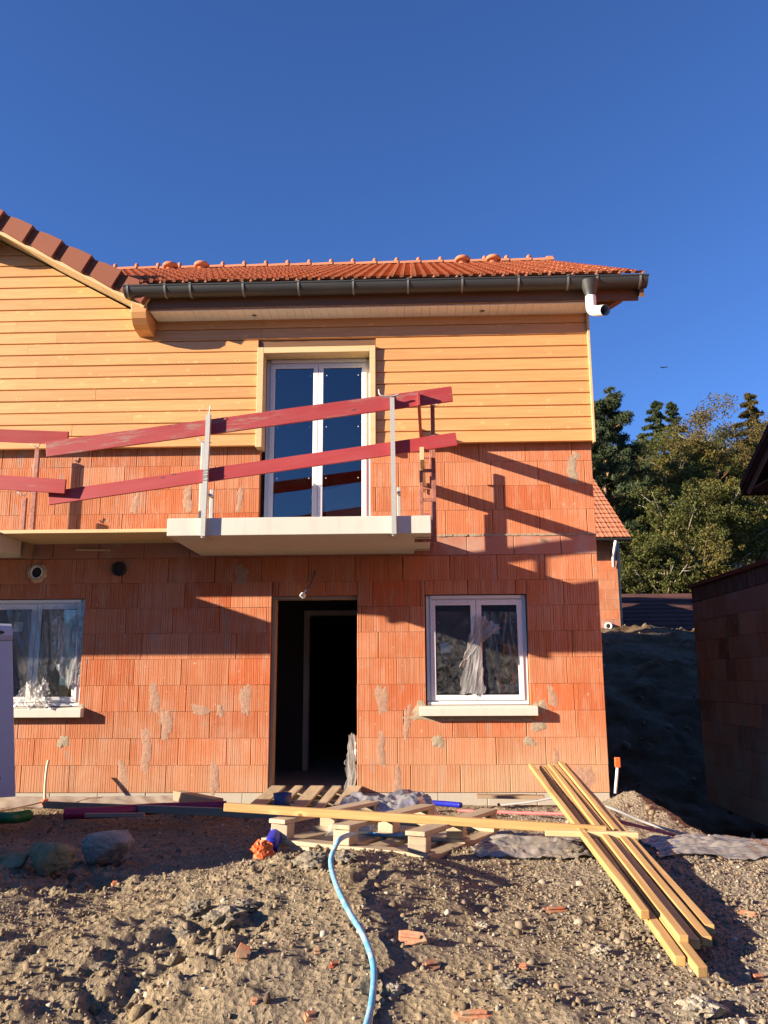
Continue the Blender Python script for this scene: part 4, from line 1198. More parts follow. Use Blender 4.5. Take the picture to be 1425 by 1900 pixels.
for (px, py, s, sd, lab) in ((420, 1722, .075, 3, 'large lump of rough pale concrete on the left of the mound'), (365, 1700, .05, 8, 'rough concrete crumb left of the large concrete lump'), (335, 1742, .032, 14, 'squarish pale concrete piece below the rough concrete lumps'),
                             (180, 1806, .028, 21, 'small pale grey lump low on the left of the mound'), (575, 1612, .07, 33, 'crumbled mortar lump under the front edge of the pallet'), (640, 1600, .05, 37, 'small mortar lump beside the blue hose under the pallet'),
                             (455, 1690, .045, 45, 'dark rough clod right of the large concrete lump'), (1118, 1777, .036, 51, 'white stone between the battens and the loose tile pieces'), (945, 1838, .04, 57, 'blue grey stone low in the middle of the mound'),
                             (730, 1850, .03, 61, 'rounded pale stone right of the blue hose'), (898, 1722, .022, 63, 'small pale stone right of the large tile fragment'), (1310, 1890, .06, 67, 'pale flat stone at the bottom right of the picture'),
                             (1060, 1588, .05, 71, 'sandy clod in front of the right pallet corner')):
    p = on(px, py); rock('rubble_lump', p + np.array([0, .02, s * .2]), (s * 1.0, s * .8, s * .55), sd, LUMP if sd not in (51, 61, 63, 67) else PALESTONE, sub=4, amp=.55, freq=3.0, facets=3, label=lab, cat='rubble', group='lumps of rubble on the mound')

def shard(px, py, L, W, yaw, tiltv, label, seed):
    rr = random.Random(seed)
    p = on(px, py)
    poly = []
    n = 7
    for k in range(n):
        a = 2 * math.pi * k / n + rr.uniform(-.3, .3)
        poly.append((math.cos(a) * L / 2 * rr.uniform(.75, 1.1), math.sin(a) * W / 2 * rr.uniform(.75, 1.1)))
    mb = MB().prism(poly, 'z', -.007, .007); mb.box(-L * .3, L * .3, -.006, .006, .0071, .014)
    me = mb.mesh('tile_shard', SHARD); recalc(me)
    M = Matrix.Translation((p[0], p[1] + .01, p[2] + .002 + abs(math.sin(tiltv)) * W * .12)) @ Matrix.Rotation(yaw, 4, 'Z') @ Matrix.Rotation(tiltv, 4, 'X')
    return place('tile_shard', me, M, None, .002, label=label, cat='tile piece', group='broken roof tile pieces on the mound')
for a in ((762, 1748, .115, .07, -.3, .6, 'largest orange tile fragment, right of the blue hose', 1), (449, 1785, .05, .085, .2, 1.25, 'dark red tile fragment standing on edge on the left of the mound', 2),
          (1032, 1694, .11, .035, .15, .5, 'long flat orange tile fragment left of the battens', 3), (1392, 1702, .085, .035, -.6, .5, 'orange tile fragment right of the batten ends', 4), (880, 1892, .12, .035, .1, .4, 'ribbed tile fragment at the bottom of the picture', 5),
          (800, 1798, .07, .05, .4, .5, 'dusty tile fragment right of the hose bend', 6), (620, 1797, .045, .022, .5, .4, 'small orange tile chip left of the hose', 7), (588, 1773, .03, .03, .1, .6, 'tiny orange tile chip left of the hose bend', 8),
          (972, 1802, .035, .025, -.2, .4, 'small orange tile chip in the middle of the gravel', 9), (1408, 1822, .05, .03, .3, .5, 'orange tile chip at the right edge of the picture', 10), (212, 1643, .035, .025, .1, .4, 'orange tile chip on the left crest of the mound', 11),
          (472, 1872, .03, .02, .1, .5, 'orange tile chip low on the left of the hose', 12), (576, 1893, .05, .04, .7, .4, 'orange tile chip at the bottom left of the hose', 13)):
    shard(*a)

# pallet lying upside down on the crest
P1, P2 = at(482, 1572, -4.60), at(792, 1604, -4.93)
ex = P2 - P1; W8 = np.linalg.norm(ex); ex /= W8
ey = np.array([-ex[1], ex[0], 0]); ey /= np.linalg.norm(ey)
back = P2 + 1.05 * ey; zb = P2[2] - .05
ey = ey * 1.05 + np.array([0, 0, zb - P2[2]]); ey /= np.linalg.norm(ey)
ez = np.cross(ex, ey)
PM = Matrix([[ex[0], ey[0], ez[0], P1[0]], [ex[1], ey[1], ez[1], P1[1]], [ex[2], ey[2], ez[2], P1[2]], [0, 0, 0, 1]])
def pallet(name, M, w, d, label):
    r = empty(name, (0, 0, 0), label, 'pallet'); r.matrix_basis = M
    def pb(nm, a, b, ww, h):
        fa = M @ Vector(a); fb = M @ Vector(b)
        return board(nm, fa, fb, ww, h, PALLET, r, .003, tuple(M.to_3x3() @ Vector((0, 0, 1))), True)
    n = 6; t = 0.021
    for i in range(n):     # deck boards underneath, front to back
        x = 0.05 + (w - 0.1) * i / (n - 1)
        pb('deck_board', (x, random.uniform(-.03, .02), t / 2), (x, d + random.uniform(-.02, .02), t / 2), random.choice((.09, .11, .12)), t)
    for y in (0.06, d / 2, d - 0.06): pb('stringer_board', (0.0, y, t * 1.5 + .0005), (w, y, t * 1.5 + .0005), .10, t)
    for x in (0.09, w / 2, w - 0.06):
        for y in (0.06, d / 2, d - 0.06):
            c = M @ Vector((x, y, 2 * t + .036 + .001)); 
            o = MB().box(-.044, .044, -.047, .047, -.036, .036).build('block', PALLET, None, bevel=.004)
            o.matrix_basis = Matrix.Translation(c) @ M.to_3x3().to_4x4() @ Matrix.Rotation(random.uniform(-.16, .16), 4, 'Z')
            o.parent = r; o.matrix_parent_inverse = M.inverted()
        pb('skid_board', (x, 0.0, 2 * t + .0735 + t / 2), (x, d, 2 * t + .0735 + t / 2), .095, t)
    return r
pallet('pallet', PM, W8, 1.15, 'broken wooden pallet lying upside down on the crest of the mound')
# pallet used as a ramp at the door
r = empty('pallet', (-1.0, -0.5, 0), 'slatted pallet laid as a ramp up to the doorway', 'pallet')
xs = (-1.40, -1.19, -1.0, -.80, -.61)
for i, x in enumerate(xs):
    w = (.15, .085, .14, .09, .14)[i]
    board('deck_board', (x - .10, -0.92, -.04), (x, 0.02, 0.055), w, .021, PALLET, r, .003, rough_end=True)
for y in (-.85, -.45, -.06): board('stringer_board', (-1.52, y, -.085 + (y + .9) * .1), (-.55, y, -.085 + (y + .9) * .1), .09, .05, PALLET, r)

# long board across the pallet and a second one on the battens
a, b = at(418, 1497, -4.50), at(1126, 1541, -4.66)
board('plank', a, b, .040, .040, BATTEN, None, .004, rough_end=True, label='long squared timber lying across the pallet from left to right', cat='timber')
a, b = at(1012, 1541, -4.70), at(1184, 1550, -4.74)
board('plank', a - np.array([0, 0, .01]), b,   .038, .026, PINE, None, .003, rough_end=True, label='short pale splintered board lying on the battens', cat='timber')
# battens
def batten(far, near, Yf, lift, label, s=.031):
    nb = at(*near, -6.30 + (1800 - near[1]) * .0045); nb[2] += lift * .5
    fa = at(*far, Yf)
    return board('batten', fa, nb, s, s * random.uniform(.92, 1.05), BATTEN, None, .003, rough_end=True, label=label, cat='batten', group='battens stacked on the right of the mound')
for q in (((985, 1420), (1198, 1712), -2.55, .05, 'leftmost batten of the stack, lying on top with its end cut square'), ((1004, 1424), (1262, 1783), -2.5, .0, 'second batten from the left in the stack'),
          ((1014, 1424), (1304, 1804), -2.5, .0, 'batten reaching nearest to the viewer, its square end on the gravel'), ((1021, 1421), (1270, 1760), -2.48, .042, 'splintered batten in the middle of the stack, upper layer'),
          ((1030, 1420), (1290, 1752), -2.45, .0, 'second batten from the right in the stack'), ((1040, 1416), (1312, 1748), -2.45, .004, 'rightmost batten of the stack'), ((1046, 1419), (1318, 1722), -2.4, -.01, 'batten lying lowest along the right side of the stack')):
    batten(*q)
# blue water hose
hp = []
for (px, py, dz) in ((780, 1546, .05), (720, 1550, .05), (672, 1546, .06)):
    hp.append(at(px, py, -4.35))
for (px, py, dz) in ((636, 1556, .10), (619, 1580, .09), (614, 1606, .07), (624, 1645, .05), (646, 1690, .05), (672, 1734, .045), (688, 1772, .03), (694, 1812, .02), (690, 1860, .02), (681, 1905, .02), (668, 1960, .02)):
    q = at_ground(px, py, dz); q[2] += dz; hp.append(q)
MB().tube(catmull(hp, 8), 0.0100, 12).build('hose', HOSE, None, True, label='dusty light blue hose running down the mound from the pallet', cat='hose')
# corrugated ducts
def duct(name, pts, r, matl, label, pitch=.012, n=14):
    c = catmull(pts, 30); tot = []
    acc = [0]
    for p, q in zip(c, c[1:]): acc.append(acc[-1] + np.linalg.norm(q - p))
    m = int(acc[-1] / (pitch / 2)); c = np.array(c)
    s = np.linspace(0, acc[-1], m); C = np.stack([np.interp(s, acc, c[:, k]) for k in range(3)], -1)
    R = [r * (1.0 if i % 2 else .88) for i in range(m)]
    o = MB().tube(list(C), R, n, caps=False)
    o.tube([C[0], C[1]], r * .8, n, caps=True)
    return o.build(name, matl, None, True, label=label, cat='duct', fix=False)
Yd = -1.6
duct('corrugated_duct', [at(118, 1510, -2.0) + np.array([0, 0, 0]), at(200, 1507, -1.85), at(300, 1500, -1.6), at(420, 1496, -1.5)], .048, MAGENTA, 'magenta corrugated duct lying in the shade left of the door')
duct('corrugated_duct', [at(-60, 1520, -2.2), at(-10, 1518, -2.2), at(28, 1517, -2.15), at(52, 1513, -1.9)], .045, GREEN, 'green corrugated duct at the left edge on the ground')
duct('corrugated_duct', [at(855, 1494, -2.2), at(820, 1491, -2.0), at(780, 1489, -1.7), at(740, 1490, -1.6)], .022, BLUE, 'thin blue duct emerging behind the plastic heap')
pk = [at(850, 1504, -2.4), at(905, 1506, -2.7), at(980, 1509, -3.1), at(1060, 1511, -3.55), at(1130, 1520, -3.75), at(1200, 1537, -3.9), at(1265, 1553, -4.05), at(1308, 1565, -4.2)]
MB().tube(catmull(pk, 8), .010, 10).build('conduit', PINK, None, True, label='thin pink conduit lying across the battens to the right', cat='conduit')
ck = [at(930, 1494, -1.2), at(985, 1488, -1.6), at(1035, 1480, -2.3), at(1090, 1485, -2.9), at(1140, 1502, -3.1), at(1200, 1527, -3.2), at(1270, 1548, -3.4), at(1340, 1566, -3.6), at(1420, 1580, -3.8), at(1470, 1590, -3.9)]
MB().tube(catmull(ck, 8), .009, 8).build('cable', CABLE, None, True, label='grey cable draped over the top of the battens to the right', cat='cable')
# ivory conduit with orange foot, and the white stake
u = empty('conduit_riser', at(84, 1492, -.35), 'upright ivory conduit with orange foot against the wall on the left', 'conduit')
MB().tube(catmull([at(83, 1490, -.35), at(84, 1455, -.33), at(87, 1425, -.28), at(90, 1411, -.24)], 6), .014, 10).build('pipe', IVORY, u, True)
MB().tube([at(83, 1494, -.36), at(83, 1483, -.36)], .034, 12).build('foot_collar', ORANGE, u, bevel=.006)
MB().tube(catmull([at(83, 1487, -.36), at(50, 1495, -.5), at(10, 1503, -.7), at(-30, 1508, -.8)], 5), .009, 8).build('side_conduit', IVORY, u, True)
s = empty('marker_stake', on(1142, 1456), 'white survey stake with orange top beside the house corner', 'stake')
b0 = at(1141, 1460, -.35); t0 = at(1146, 1420, -.33)
MB().tube([b0 - np.array([0, 0, .06]), t0], .014, 10).build('rod', PVC, s, True)
MB().box(-.026, .026, -.02, .02, -.02, .075).build('cap', ORANGE, s, bevel=.006).matrix_basis = Matrix.Translation(tuple(t0))
# boards on the left
a, b = at(82, 1493, -1.0), at(525, 1512, -2.6)
board('plank', a, b, .03, .06, OLDWOOD, None, .003, label='long dark board lying in the shade along the wall foot on the left', cat='plank')
board('plank', at(158, 1513, -2.3), at(268, 1512, -2.3), .03, .03, OLDWOOD, None, .003, label='short dark board in front of the magenta duct', cat='plank')
board('beam', at(330, 1476, -.5), at(405, 1492, -1.3), .10, .09, OLDWOOD, None, .006, label='thick grey beam lying at an angle left of the door', cat='beam')
board('plank', at(885, 1477, -.22), at(1010, 1479, -.35), .14, .03, OLDWOOD, None, .004, rough_end=True, label='weathered plank against the wall foot under the right window', cat='plank')
# blue and orange bags, bucket
def bag(name, c, size, matl, seed, label, cat, amp=.5):
    return rock(name, c, size, seed, matl, sub=4, amp=amp, freq=2.2, label=label, cat=cat)
p = at(489, 1555, -4.74); p[2] = terrain(p[:1], p[1:2])[0] + .040; bag('sack', p, (.052, .05, .055), ORANGE, 4, 'crumpled orange net sack left of the pallet', 'sack', .7)
a = p + np.array([.03, .03, .015]); b = at(526, 1524, -4.42)
MB().tube(catmull([a, (a + b) / 2 + np.array([0, 0, .008]), b, b + np.array([.01, .05, .0])], 6), [.036] * 7 + [.042] * 6 + [.038] * 6, 12).build('sleeve', BLUE, None, True, label='glossy blue plastic sleeve between the orange sack and the pallet', cat='plastic sleeve')
p = at(524, 1488, -3.2); MB().lathe([(0, -.05), (.05, -.05), (.062, .055), (.056, .055), (.045, -.04), (0, -.04)], p, 18).build('bucket', BLUEGREY, None, True, label='dark blue bucket rim at the foot of the door ramp', cat='bucket', fix=False)
# plastic heap and trailing films
def heap(name, x0, x1, y0, y1, hfun, matl, seed, label, n=90, amp=.05, fx=7, fy=6):
    U, V = np.meshgrid(np.linspace(0, 1, n), np.linspace(0, 1, n))
    X = x0 + (x1 - x0) * U + .05 * fbm(U * 5, V * 5, seed); Y = y0 + (y1 - y0) * V + .05 * fbm(U * 5, V * 5, seed + 4)
    ed = np.minimum(np.minimum(U, 1 - U), np.minimum(V, 1 - V))
    fold = .5 - 2 * np.abs(fbm(X * fx + Y * 3, Y * fy - X * 1.5, seed + 2, 4))
    Z = terrain(X, Y) + .012 + hfun(U, V) * sstep(0, .3, ed + .02) + amp * fold * sstep(0.0, .15, ed) + .012 * (.5 - 2 * np.abs(fbm(X * 3 * fx, Y * 3 * fy, seed + 9, 2)))
    Z = np.maximum(Z, terrain(X, Y) + .008)
    i = np.arange(n * n).reshape(n, n)
    Fq = np.stack([i[:-1, :-1], i[:-1, 1:], i[1:, 1:], i[1:, :-1]], -1).reshape(-1, 4)
    return link(name, np_mesh(name, np.stack([X, Y, Z], -1).reshape(-1, 3), Fq, matl, False), label=label, cat='plastic sheet')
c0 = at(610, 1500, -3.3); c1 = at(830, 1500, -3.3)
heap('plastic_heap', c0[0] - .1, c1[0] + .15, -3.85, -3.05, lambda U, V: .085 + .265 * np.exp(-((U - .62) / .28) ** 2 - ((V - .45) / .4) ** 2) + .21 * np.exp(-((U - .2) / .2) ** 2 - ((V - .4) / .4) ** 2), HEAPFILM, 3, 'heap of crumpled clear packaging plastic behind the long timber', n=130, amp=.075, fx=6, fy=9)
heap('plastic_heap', c0[0] + .0, c0[0] + .42, -4.3, -3.8, lambda U, V: .10 + .1 * np.exp(-((U - .5) / .3) ** 2), HEAPFILM, 13, 'small bundle of clear plastic inside the pallet left of the hose', n=60, amp=.06)
q0, q1 = at(960, 1540, -4.2), at(1110, 1560, -4.3)
heap('plastic_film', q0[0] - .25, q1[0] + .02, -4.75, -4.1, lambda U, V: .07 * (1 - U) + .015, FILMPINK, 23, 'dusty film with pink marks between the pallet and the battens', n=120, amp=.022, fx=2.5, fy=22)
heap('plastic_film', q1[0] + .2, q1[0] + 1.75, -4.75, -4.05, lambda U, V: .02 + .015 * np.sin(U * 9), FILMPINK, 29, 'long dusty film lying right of the battens', n=150, amp=.024, fx=2.0, fy=24)
p = on(1398, 1562); bag('tissue', p + np.array([0, 0, .05]), (.03, .03, .055), PVC, 9, 'small crumpled white paper at the right edge near the trench', 'paper', .9)
# blue foil strip along the wall foot, dimpled membrane
sheet('dimpled_membrane', [at(0, 1500, -.35), at(330, 1490, -.3), at(330, 1477, -.12), at(0, 1479, -.12)], 60, 12, .03, 6, m_film('dirty_fleece', (0.5, .46, .40), .95), 51, .5, smooth=True, label='dirty pale fleece strip along the foot of the left wall', cat='fleece')
# the white panel on the left
pr = empty('white_panel', tuple(at(29, 1478, -2.0)), 'tall white panel with a slotted top rim standing at the left edge', 'panel')
th = math.radians(33)
def PP(u, v, w): # u along the panel leftwards, v up, w out of the face
    base = at(29, 1478, -2.0); top = at(22, 1157, -2.0)
    dirv = (top - base) / np.linalg.norm(top - base)
    du = np.array([-math.cos(th), -math.sin(th), 0.0]); dw = np.cross(dirv, du); dw /= np.linalg.norm(dw)
    if dw[1] > 0: dw = -dw
    return base + du * u + dirv * v + dw * w
H_ = float(np.linalg.norm(at(22, 1157, -2.0) - at(29, 1478, -2.0)))
def pbox(u0, u1, v0, v1, w0, w1):
    return MB().add([PP(u, v, w) for u in (u0, u1) for v in (v0, v1) for w in (w0, w1)], [(0, 1, 3, 2), (4, 6, 7, 5), (0, 4, 5, 1), (2, 3, 7, 6), (0, 2, 6, 4), (1, 5, 7, 3)])
pbox(0, 1.0, 0, H_ - .14, -.02, .0).build('panel_face', PANEL, pr, bevel=.004)
mb = MB(); 
prof2 = [(H_ - .1405, 0.0), (H_ - .1405, .012), (H_ - .10, .03), (H_ - .055, .03), (H_ - .02, .012), (H_, -.01), (H_ - .02, -.03), (H_ - .1405, -.02)]
vs = [PP(0.0, a, w) for a, w in prof2] + [PP(1.0, a, w) for a, w in prof2]; n = len(prof2)
mb.add(vs, [tuple(range(n)), tuple(range(2 * n - 1, n - 1, -1))] + [(i, (i + 1) % n, n + (i + 1) % n, n + i) for i in range(n)]).build('top_rim', PANEL, pr, bevel=.004)
for u in (.10, .45):
    m2 = MB(); k = 14
    ring = [(u + .03 * math.cos(2 * math.pi * i / k) * 1.3, H_ - .078 + .016 * math.sin(2 * math.pi * i / k)) for i in range(k)]
    m2.add([PP(a, v, .0312) for a, v in ring], [tuple(range(k))]).build('slot', BLACK, pr)
for u in (.55, .9):
    q = PP(u, 0, -.13); MB().box(q[0] - .03, q[0] + .03, q[1] - .03, q[1] + .03, -.3, q[2] + 1.1).build('support_post', GALV, pr)
for v in (.52, .15): 
    m2 = MB(); ring = [(.13 + .022 * math.cos(2 * math.pi * i / 12), v + .022 * math.sin(2 * math.pi * i / 12)) for i in range(12)]
    m2.add([PP(a, q, .0012) for a, q in ring], [tuple(range(12))]).build('hole', BLACK, pr)
board('pane_light_board', (-0.98, 0.55, 2.95), (-0.46, 0.42, 3.05), .013, .66, PLASTER, None, .002, label='pale board added behind the right balcony pane to imitate the light in it', cat='board')  # added board standing in for the pale light in the pane
# bird
bp = at(1232, 682, 30.0)
bd = empty('bird', tuple(bp), 'dark bird gliding in the sky right of the house', 'bird')
bm_ = MB(); bm_.lathe([(0, -.08), (.015, -.055), (.025, 0), (.02, .045), (.01, .08), (.015, .12), (0, .125)], (0, 0, 0), 8)
o = bm_.build('body', BLACK, None, True); o.matrix_basis = Matrix.Translation(tuple(bp)) @ Matrix.Rotation(math.radians(80), 4, 'Y'); o.parent = bd; o.matrix_parent_inverse = bd.matrix_basis.inverted()
for sg in (-1, 1):
    q = [(0, -.04, 0), (0, .045, 0), (.10, .03, .045), (.20, .0, .022), (.11, -.03, .042)]
    vs = [(bp[0] + sg * a, bp[1] + b, bp[2] + c) for a, b, c in q] + [(bp[0] + sg * a, bp[1] + b, bp[2] + c - .012) for a, b, c in q]
    MB().add(vs, [(0, 1, 2, 3, 4), (9, 8, 7, 6, 5)] + [(i, (i + 1) % 5, 5 + (i + 1) % 5, 5 + i) for i in range(5)]).build('wing', BLACK, bd)

# ------------------------------------------------------------------ neighbouring buildings
# low garage on the right
gar = empty('garage', (5.2, 1.0, -.3), 'low flat roofed block garage in shade at the right edge', 'garage')
GXW, GYF = 4.20, 3.9
gw_ = MB(); gw_.box(GXW + .19, GXW + .25, -3.0, GYF - .21, -.7, 2.36); gw_.box(GXW + .26, 8.0, GYF - .25, GYF - .21, -.7, 2.36)
gwall = gw_.build('wall', MORTAR, gar)
TFG = Matrix.Translation((GXW, GYF, 0)) @ Matrix.Rotation(-math.pi / 2, 4, 'Z')   # local x runs towards the viewer, bricks face -X
for k in range(10):
    h = .285
    lay(gwall, 0, 6.9, -.62 + h * k, h, [], GARBRICK if k != 9 else SMOOTH, False, L=.52, start=.26 * (k % 2) + .05 * (k % 3) + .1, tf=TFG, joint=.009)
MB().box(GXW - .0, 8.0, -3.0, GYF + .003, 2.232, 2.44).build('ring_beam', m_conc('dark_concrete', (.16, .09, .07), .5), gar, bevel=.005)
MB().box(GXW - .04, 8.0, -3.0, GYF + .05, 2.442, 2.50).build('roof_edge', VERGE, gar, bevel=.006)
# taller neighbour behind the garage: only the corner of its gable roof shows
nb = empty('neighbour_house', (7.5, 0, 0), 'neighbouring house at the right edge, only its dark gable roof corner showing', 'house')
e0 = at(1376, 903, 4.0); e1 = at(1428, 806, 3.0)
sl = (e1[2] - e0[2]) / 1.0
X0 = e0[0]
ridge = -1.5
mb = MB()
def nz(Y): return e0[2] - .08 + (4.0 - Y) * .50
slope_slab(mb, [(X0, 4.05, nz(4.05) + .09), (X0, ridge, nz(ridge) + .09), (12, ridge, nz(ridge) + .09), (12, 4.05, nz(4.05) + .09)], .12)
slope_slab(mb, [(X0, ridge, nz(ridge) + .09), (X0, -7, nz(ridge) + .09 - 5.5 * .50), (12, -7, nz(ridge) + .09 - 5.5 * .50), (12, ridge, nz(ridge) + .09)], .12)
nroof = mb.build('roof', DARKTILE, nb)
mb = MB(); mb.add([(X0 + .03, 3.95, nz(3.95) - .03), (X0 + .03, ridge, nz(ridge) - .03), (X0 + .03, ridge, nz(ridge) - .25), (X0 + .03, 3.8, nz(3.95) - .12)], [(0, 1, 2, 3)])
mb.box(X0 + .04, X0 + .6, -6.5, 3.9, nz(3.95) - .03 - .02, nz(3.95) - .03)
mb.build('soffit', EAVES, nroof)
nw = MB().prism([(3.7, -.4), (3.7, nz(3.7) - .1), (ridge, nz(ridge) - .1), (-6.5, nz(ridge) - 5 * .50 - .1), (-6.5, -.4)], 'x', X0 + .6, 11.9).build('wall', BRICK, nb)
for k in range(18):
    y = 4.02 - k * .3
    MB().add([(X0 - .02, y, nz(y) + .04), (X0 - .02, y - .31, nz(y - .31) + .03), (X0 - .02, y - .31, nz(y - .31) + .15), (X0 - .02, y, nz(y) + .135), (X0 + .2, y, nz(y) + .04), (X0 + .2, y - .31, nz(y - .31) + .03), (X0 + .2, y - .31, nz(y - .31) + .15), (X0 + .2, y, nz(y) + .165)],
             [(0, 3, 2, 1), (4, 5, 6, 7), (0, 1, 5, 4), (1, 2, 6, 5), (2, 3, 7, 6), (3, 0, 4, 7)]).build('verge_tile', DARKTILE, nroof)

# second house behind
HY = 14.5
c = at(1143, 1000, HY); w2 = c[0]
h2 = empty('block_house', (3.0, HY, 2.2), 'orange block house with red tile roof peeking out behind the house corner', 'house')
b2 = MB(); b2.box(-1.0, w2 - .01, HY + .2, HY + .3, 1.2, 5.1); b2.box(w2 - .25, w2 - .01, HY + .31, HY + 7.5, 1.2, 5.1)
wl2 = b2.build('wall', MORTAR, h2)
z = 1.62
for k in range(12):
    lay(wl2, 1.6, w2, z, .27, [], BRICK if k != 3 else SMOOTH, False, L=.45, start=.2 * (k % 2) + .1, tf=Matrix.Translation((0, HY, 0))); z += .27
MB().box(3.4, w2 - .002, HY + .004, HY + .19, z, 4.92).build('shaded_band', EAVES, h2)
ez2 = at(1170, 998, HY - .45)[2]; xe = at(1170, 998, HY - .45)[0]
rt = at(1105, 907, HY + 3.0); sl2 = (rt[2] - ez2) / 3.45
a2 = math.atan(sl2); c2, s2 = math.cos(a2), math.sin(a2)
mb = MB(); slope_slab(mb, [(-1, HY - .45, ez2 - .03), (xe - .02, HY - .45, ez2 - .03), (xe - .02, HY + 4, ez2 - .03 + 4.45 * sl2), (-1, HY + 4, ez2 - .03 + 4.45 * sl2)], .06)
slope_slab(mb, [(-1, HY + 4, ez2 - .03 + 4.45 * sl2), (xe - .02, HY + 4, ez2 - .03 + 4.45 * sl2), (xe - .02, HY + 8.2, ez2 + .2), (-1, HY + 8.2, ez2 + .2)], .06)
rf2 = mb.build('roof', EAVES, h2)
v2, f2 = tile_data(.42, .2486)
m2_ = MB().add(v2, f2).mesh('roof_tile', TILE); made = 0
for r in range(14):
    for k in range(13):
        Y = HY - .45 + r * .36 * c2; Z = ez2 + r * .36 * s2
        if Y > HY + 3.9: break
        place('roof_tile', m2_, Matrix([[1, 0, 0, xe - (k + 1) * TW], [0, c2, -s2, Y], [0, s2, c2, Z], [0, 0, 0, 1]]), rf2)
g2 = MB().prism([(HY - .56 + .06 * math.cos(math.pi + math.pi * i / 8), ez2 - .03 + .06 * math.sin(math.pi + math.pi * i / 8)) for i in range(9)], 'x', 2.5, xe + .02).build('gutter', ZINC, h2)
dp = at(1139, 1020, HY - .3)
MB().tube([(dp[0], HY - .56, ez2 - .08), (dp[0], HY - .5, ez2 - .2), (dp[0] + .02, HY - .10, ez2 - .42), (dp[0] + .02, HY - .08, ez2 - .75)], .045, 10).build('downpipe', PVC, g2, True)
pp = at(1128, 1162, HY)
o = MB().lathe([(.06, .10), (.06, -.10), (.10, -.12), (.105, -.05), (.085, 0)], (pp[0], HY, pp[2]), 14, 'y').build('wall_pipe', PVC, h2, True, fix=False)
# log post beside it
lp = at(1146, 1108, HY + .6); lt = at(1144, 1050, HY + .6)
MB().tube([lp - np.array([0, 0, 1.0]), lp, lt, lt + np.array([0, 0, .6])], .11, 12).build('log_post', simple('bark_pale', (.42, .34, .24), .9, nscale=8, namt=.4, bump=.5), None, True, label='pale bare log post standing beside the second house', cat='post')
# dark roofed house further back
dh = empty('dark_roof_house', (9, 22, 2), 'low house with dark brown tile roof in shade behind the earth bank', 'house')
q0 = at(1146, 1108, 24); q1 = at(1300, 1108, 24)
zr = q0[2]; x0_, x1_ = 4.6, q1[0] + 3
mb = MB(); slope_slab(mb, [(x0_, 19.6, zr - 2.3), (x1_, 19.6, zr - 2.3), (x1_, 24, zr), (x0_, 24, zr)], .1); slope_slab(mb, [(x0_, 24, zr), (x1_, 24, zr), (x1_, 28, zr - 2.1), (x0_, 28, zr - 2.1)], .1)
dr = mb.build('roof', DARKTILE, dh)
sd_ = 2.3 / 4.4; ad = math.atan(sd_)
for r in range(14):
    y = 19.55 + r * .33; zz = zr - 2.3 + (y - 19.6) * sd_
    k = 0; x = x0_
    while x < x1_:
        o = MB().box(0, .985, 0, .4, .0, .03)
        me = _bc.get('droof') or o.mesh('tile_course', DARKTILE); _bc['droof'] = me
        place('tile_course', me, Matrix.Translation((x, y, zz + .035)) @ Matrix.Rotation(ad - .07, 4, 'X'), dr); x += 1.0
MB().box(x0_ + .4, x1_ - .4, 20.2, 27.4, 0.5, zr - 2.15).build('wall', PLASTER, dh)
# dark road added unseen behind the viewer, to cut light bounced onto the facade
rx, ry = np.arange(-70, 70.1, 1.0), np.arange(-19.5, -10.4, .5)
RX, RY_ = np.meshgrid(rx, ry); RZ_ = np.interp(RY_, PY, PZ) + .06
i_ = np.arange(RX.size).reshape(RX.shape)
link('added_road', np_mesh('added_road', np.stack([RX, RY_, RZ_], -1).reshape(-1, 3), np.stack([i_[:-1, :-1], i_[:-1, 1:], i_[1:, 1:], i_[1:, :-1]], -1).reshape(-1, 4), simple('added_road_asphalt', (.05, .05, .052), .9, nscale=40, namt=.3, bump=.3), True), kind='structure')
lh = empty('added_shade_house', (-21, -18, -1), 'unseen house added on the far left to shade the ground behind the viewer', 'house')  # unseen house added so its shadow cuts the bounced light
lb = MB(); panel_holes(lb, -30, -13.5, -1.2, 4.6, -13.9, -13.7, [(-27, -25.6, .8, 2.4), (-22, -20.6, .8, 2.4), (-18, -17, -1, 1.6)])
lb.box(-30, -29.8, -23, -13.91, -1.2, 4.6); lb.box(-13.7, -13.5, -23, -13.91, -1.2, 4.6); lb.box(-30, -13.5, -23.2, -23.01, -1.2, 4.6)
lb.build('wall', PLASTER, lh)
for (a, b) in ((-27, -25.6), (-22, -20.6)):
    g = MB(); g.box(a, a + .07, -13.86, -13.78, .8, 2.4); g.box(b - .07, b, -13.86, -13.78, .8, 2.4); g.box(a + .07, b - .07, -13.86, -13.78, .8, .87); g.box(a + .07, b - .07, -13.86, -13.78, 2.33, 2.4)
    f = g.build('window', PVC, lh); MB().box(a + .07, b - .07, -13.83, -13.82, .87, 2.33).build('pane', GLASS, f)
MB().box(-18, -17, -13.87, -13.8, -1, 1.6).build('door', OLDWOOD, lh)
mb = MB(); slope_slab(mb, [(-30.5, -13.3, 4.45), (-13, -13.3, 4.45), (-13, -18.4, 7.5), (-30.5, -18.4, 7.5)], .12); slope_slab(mb, [(-30.5, -18.4, 7.5), (-13, -18.4, 7.5), (-13, -23.6, 4.4), (-30.5, -23.6, 4.4)], .12)
mb.build('roof', DARKTILE, lh)
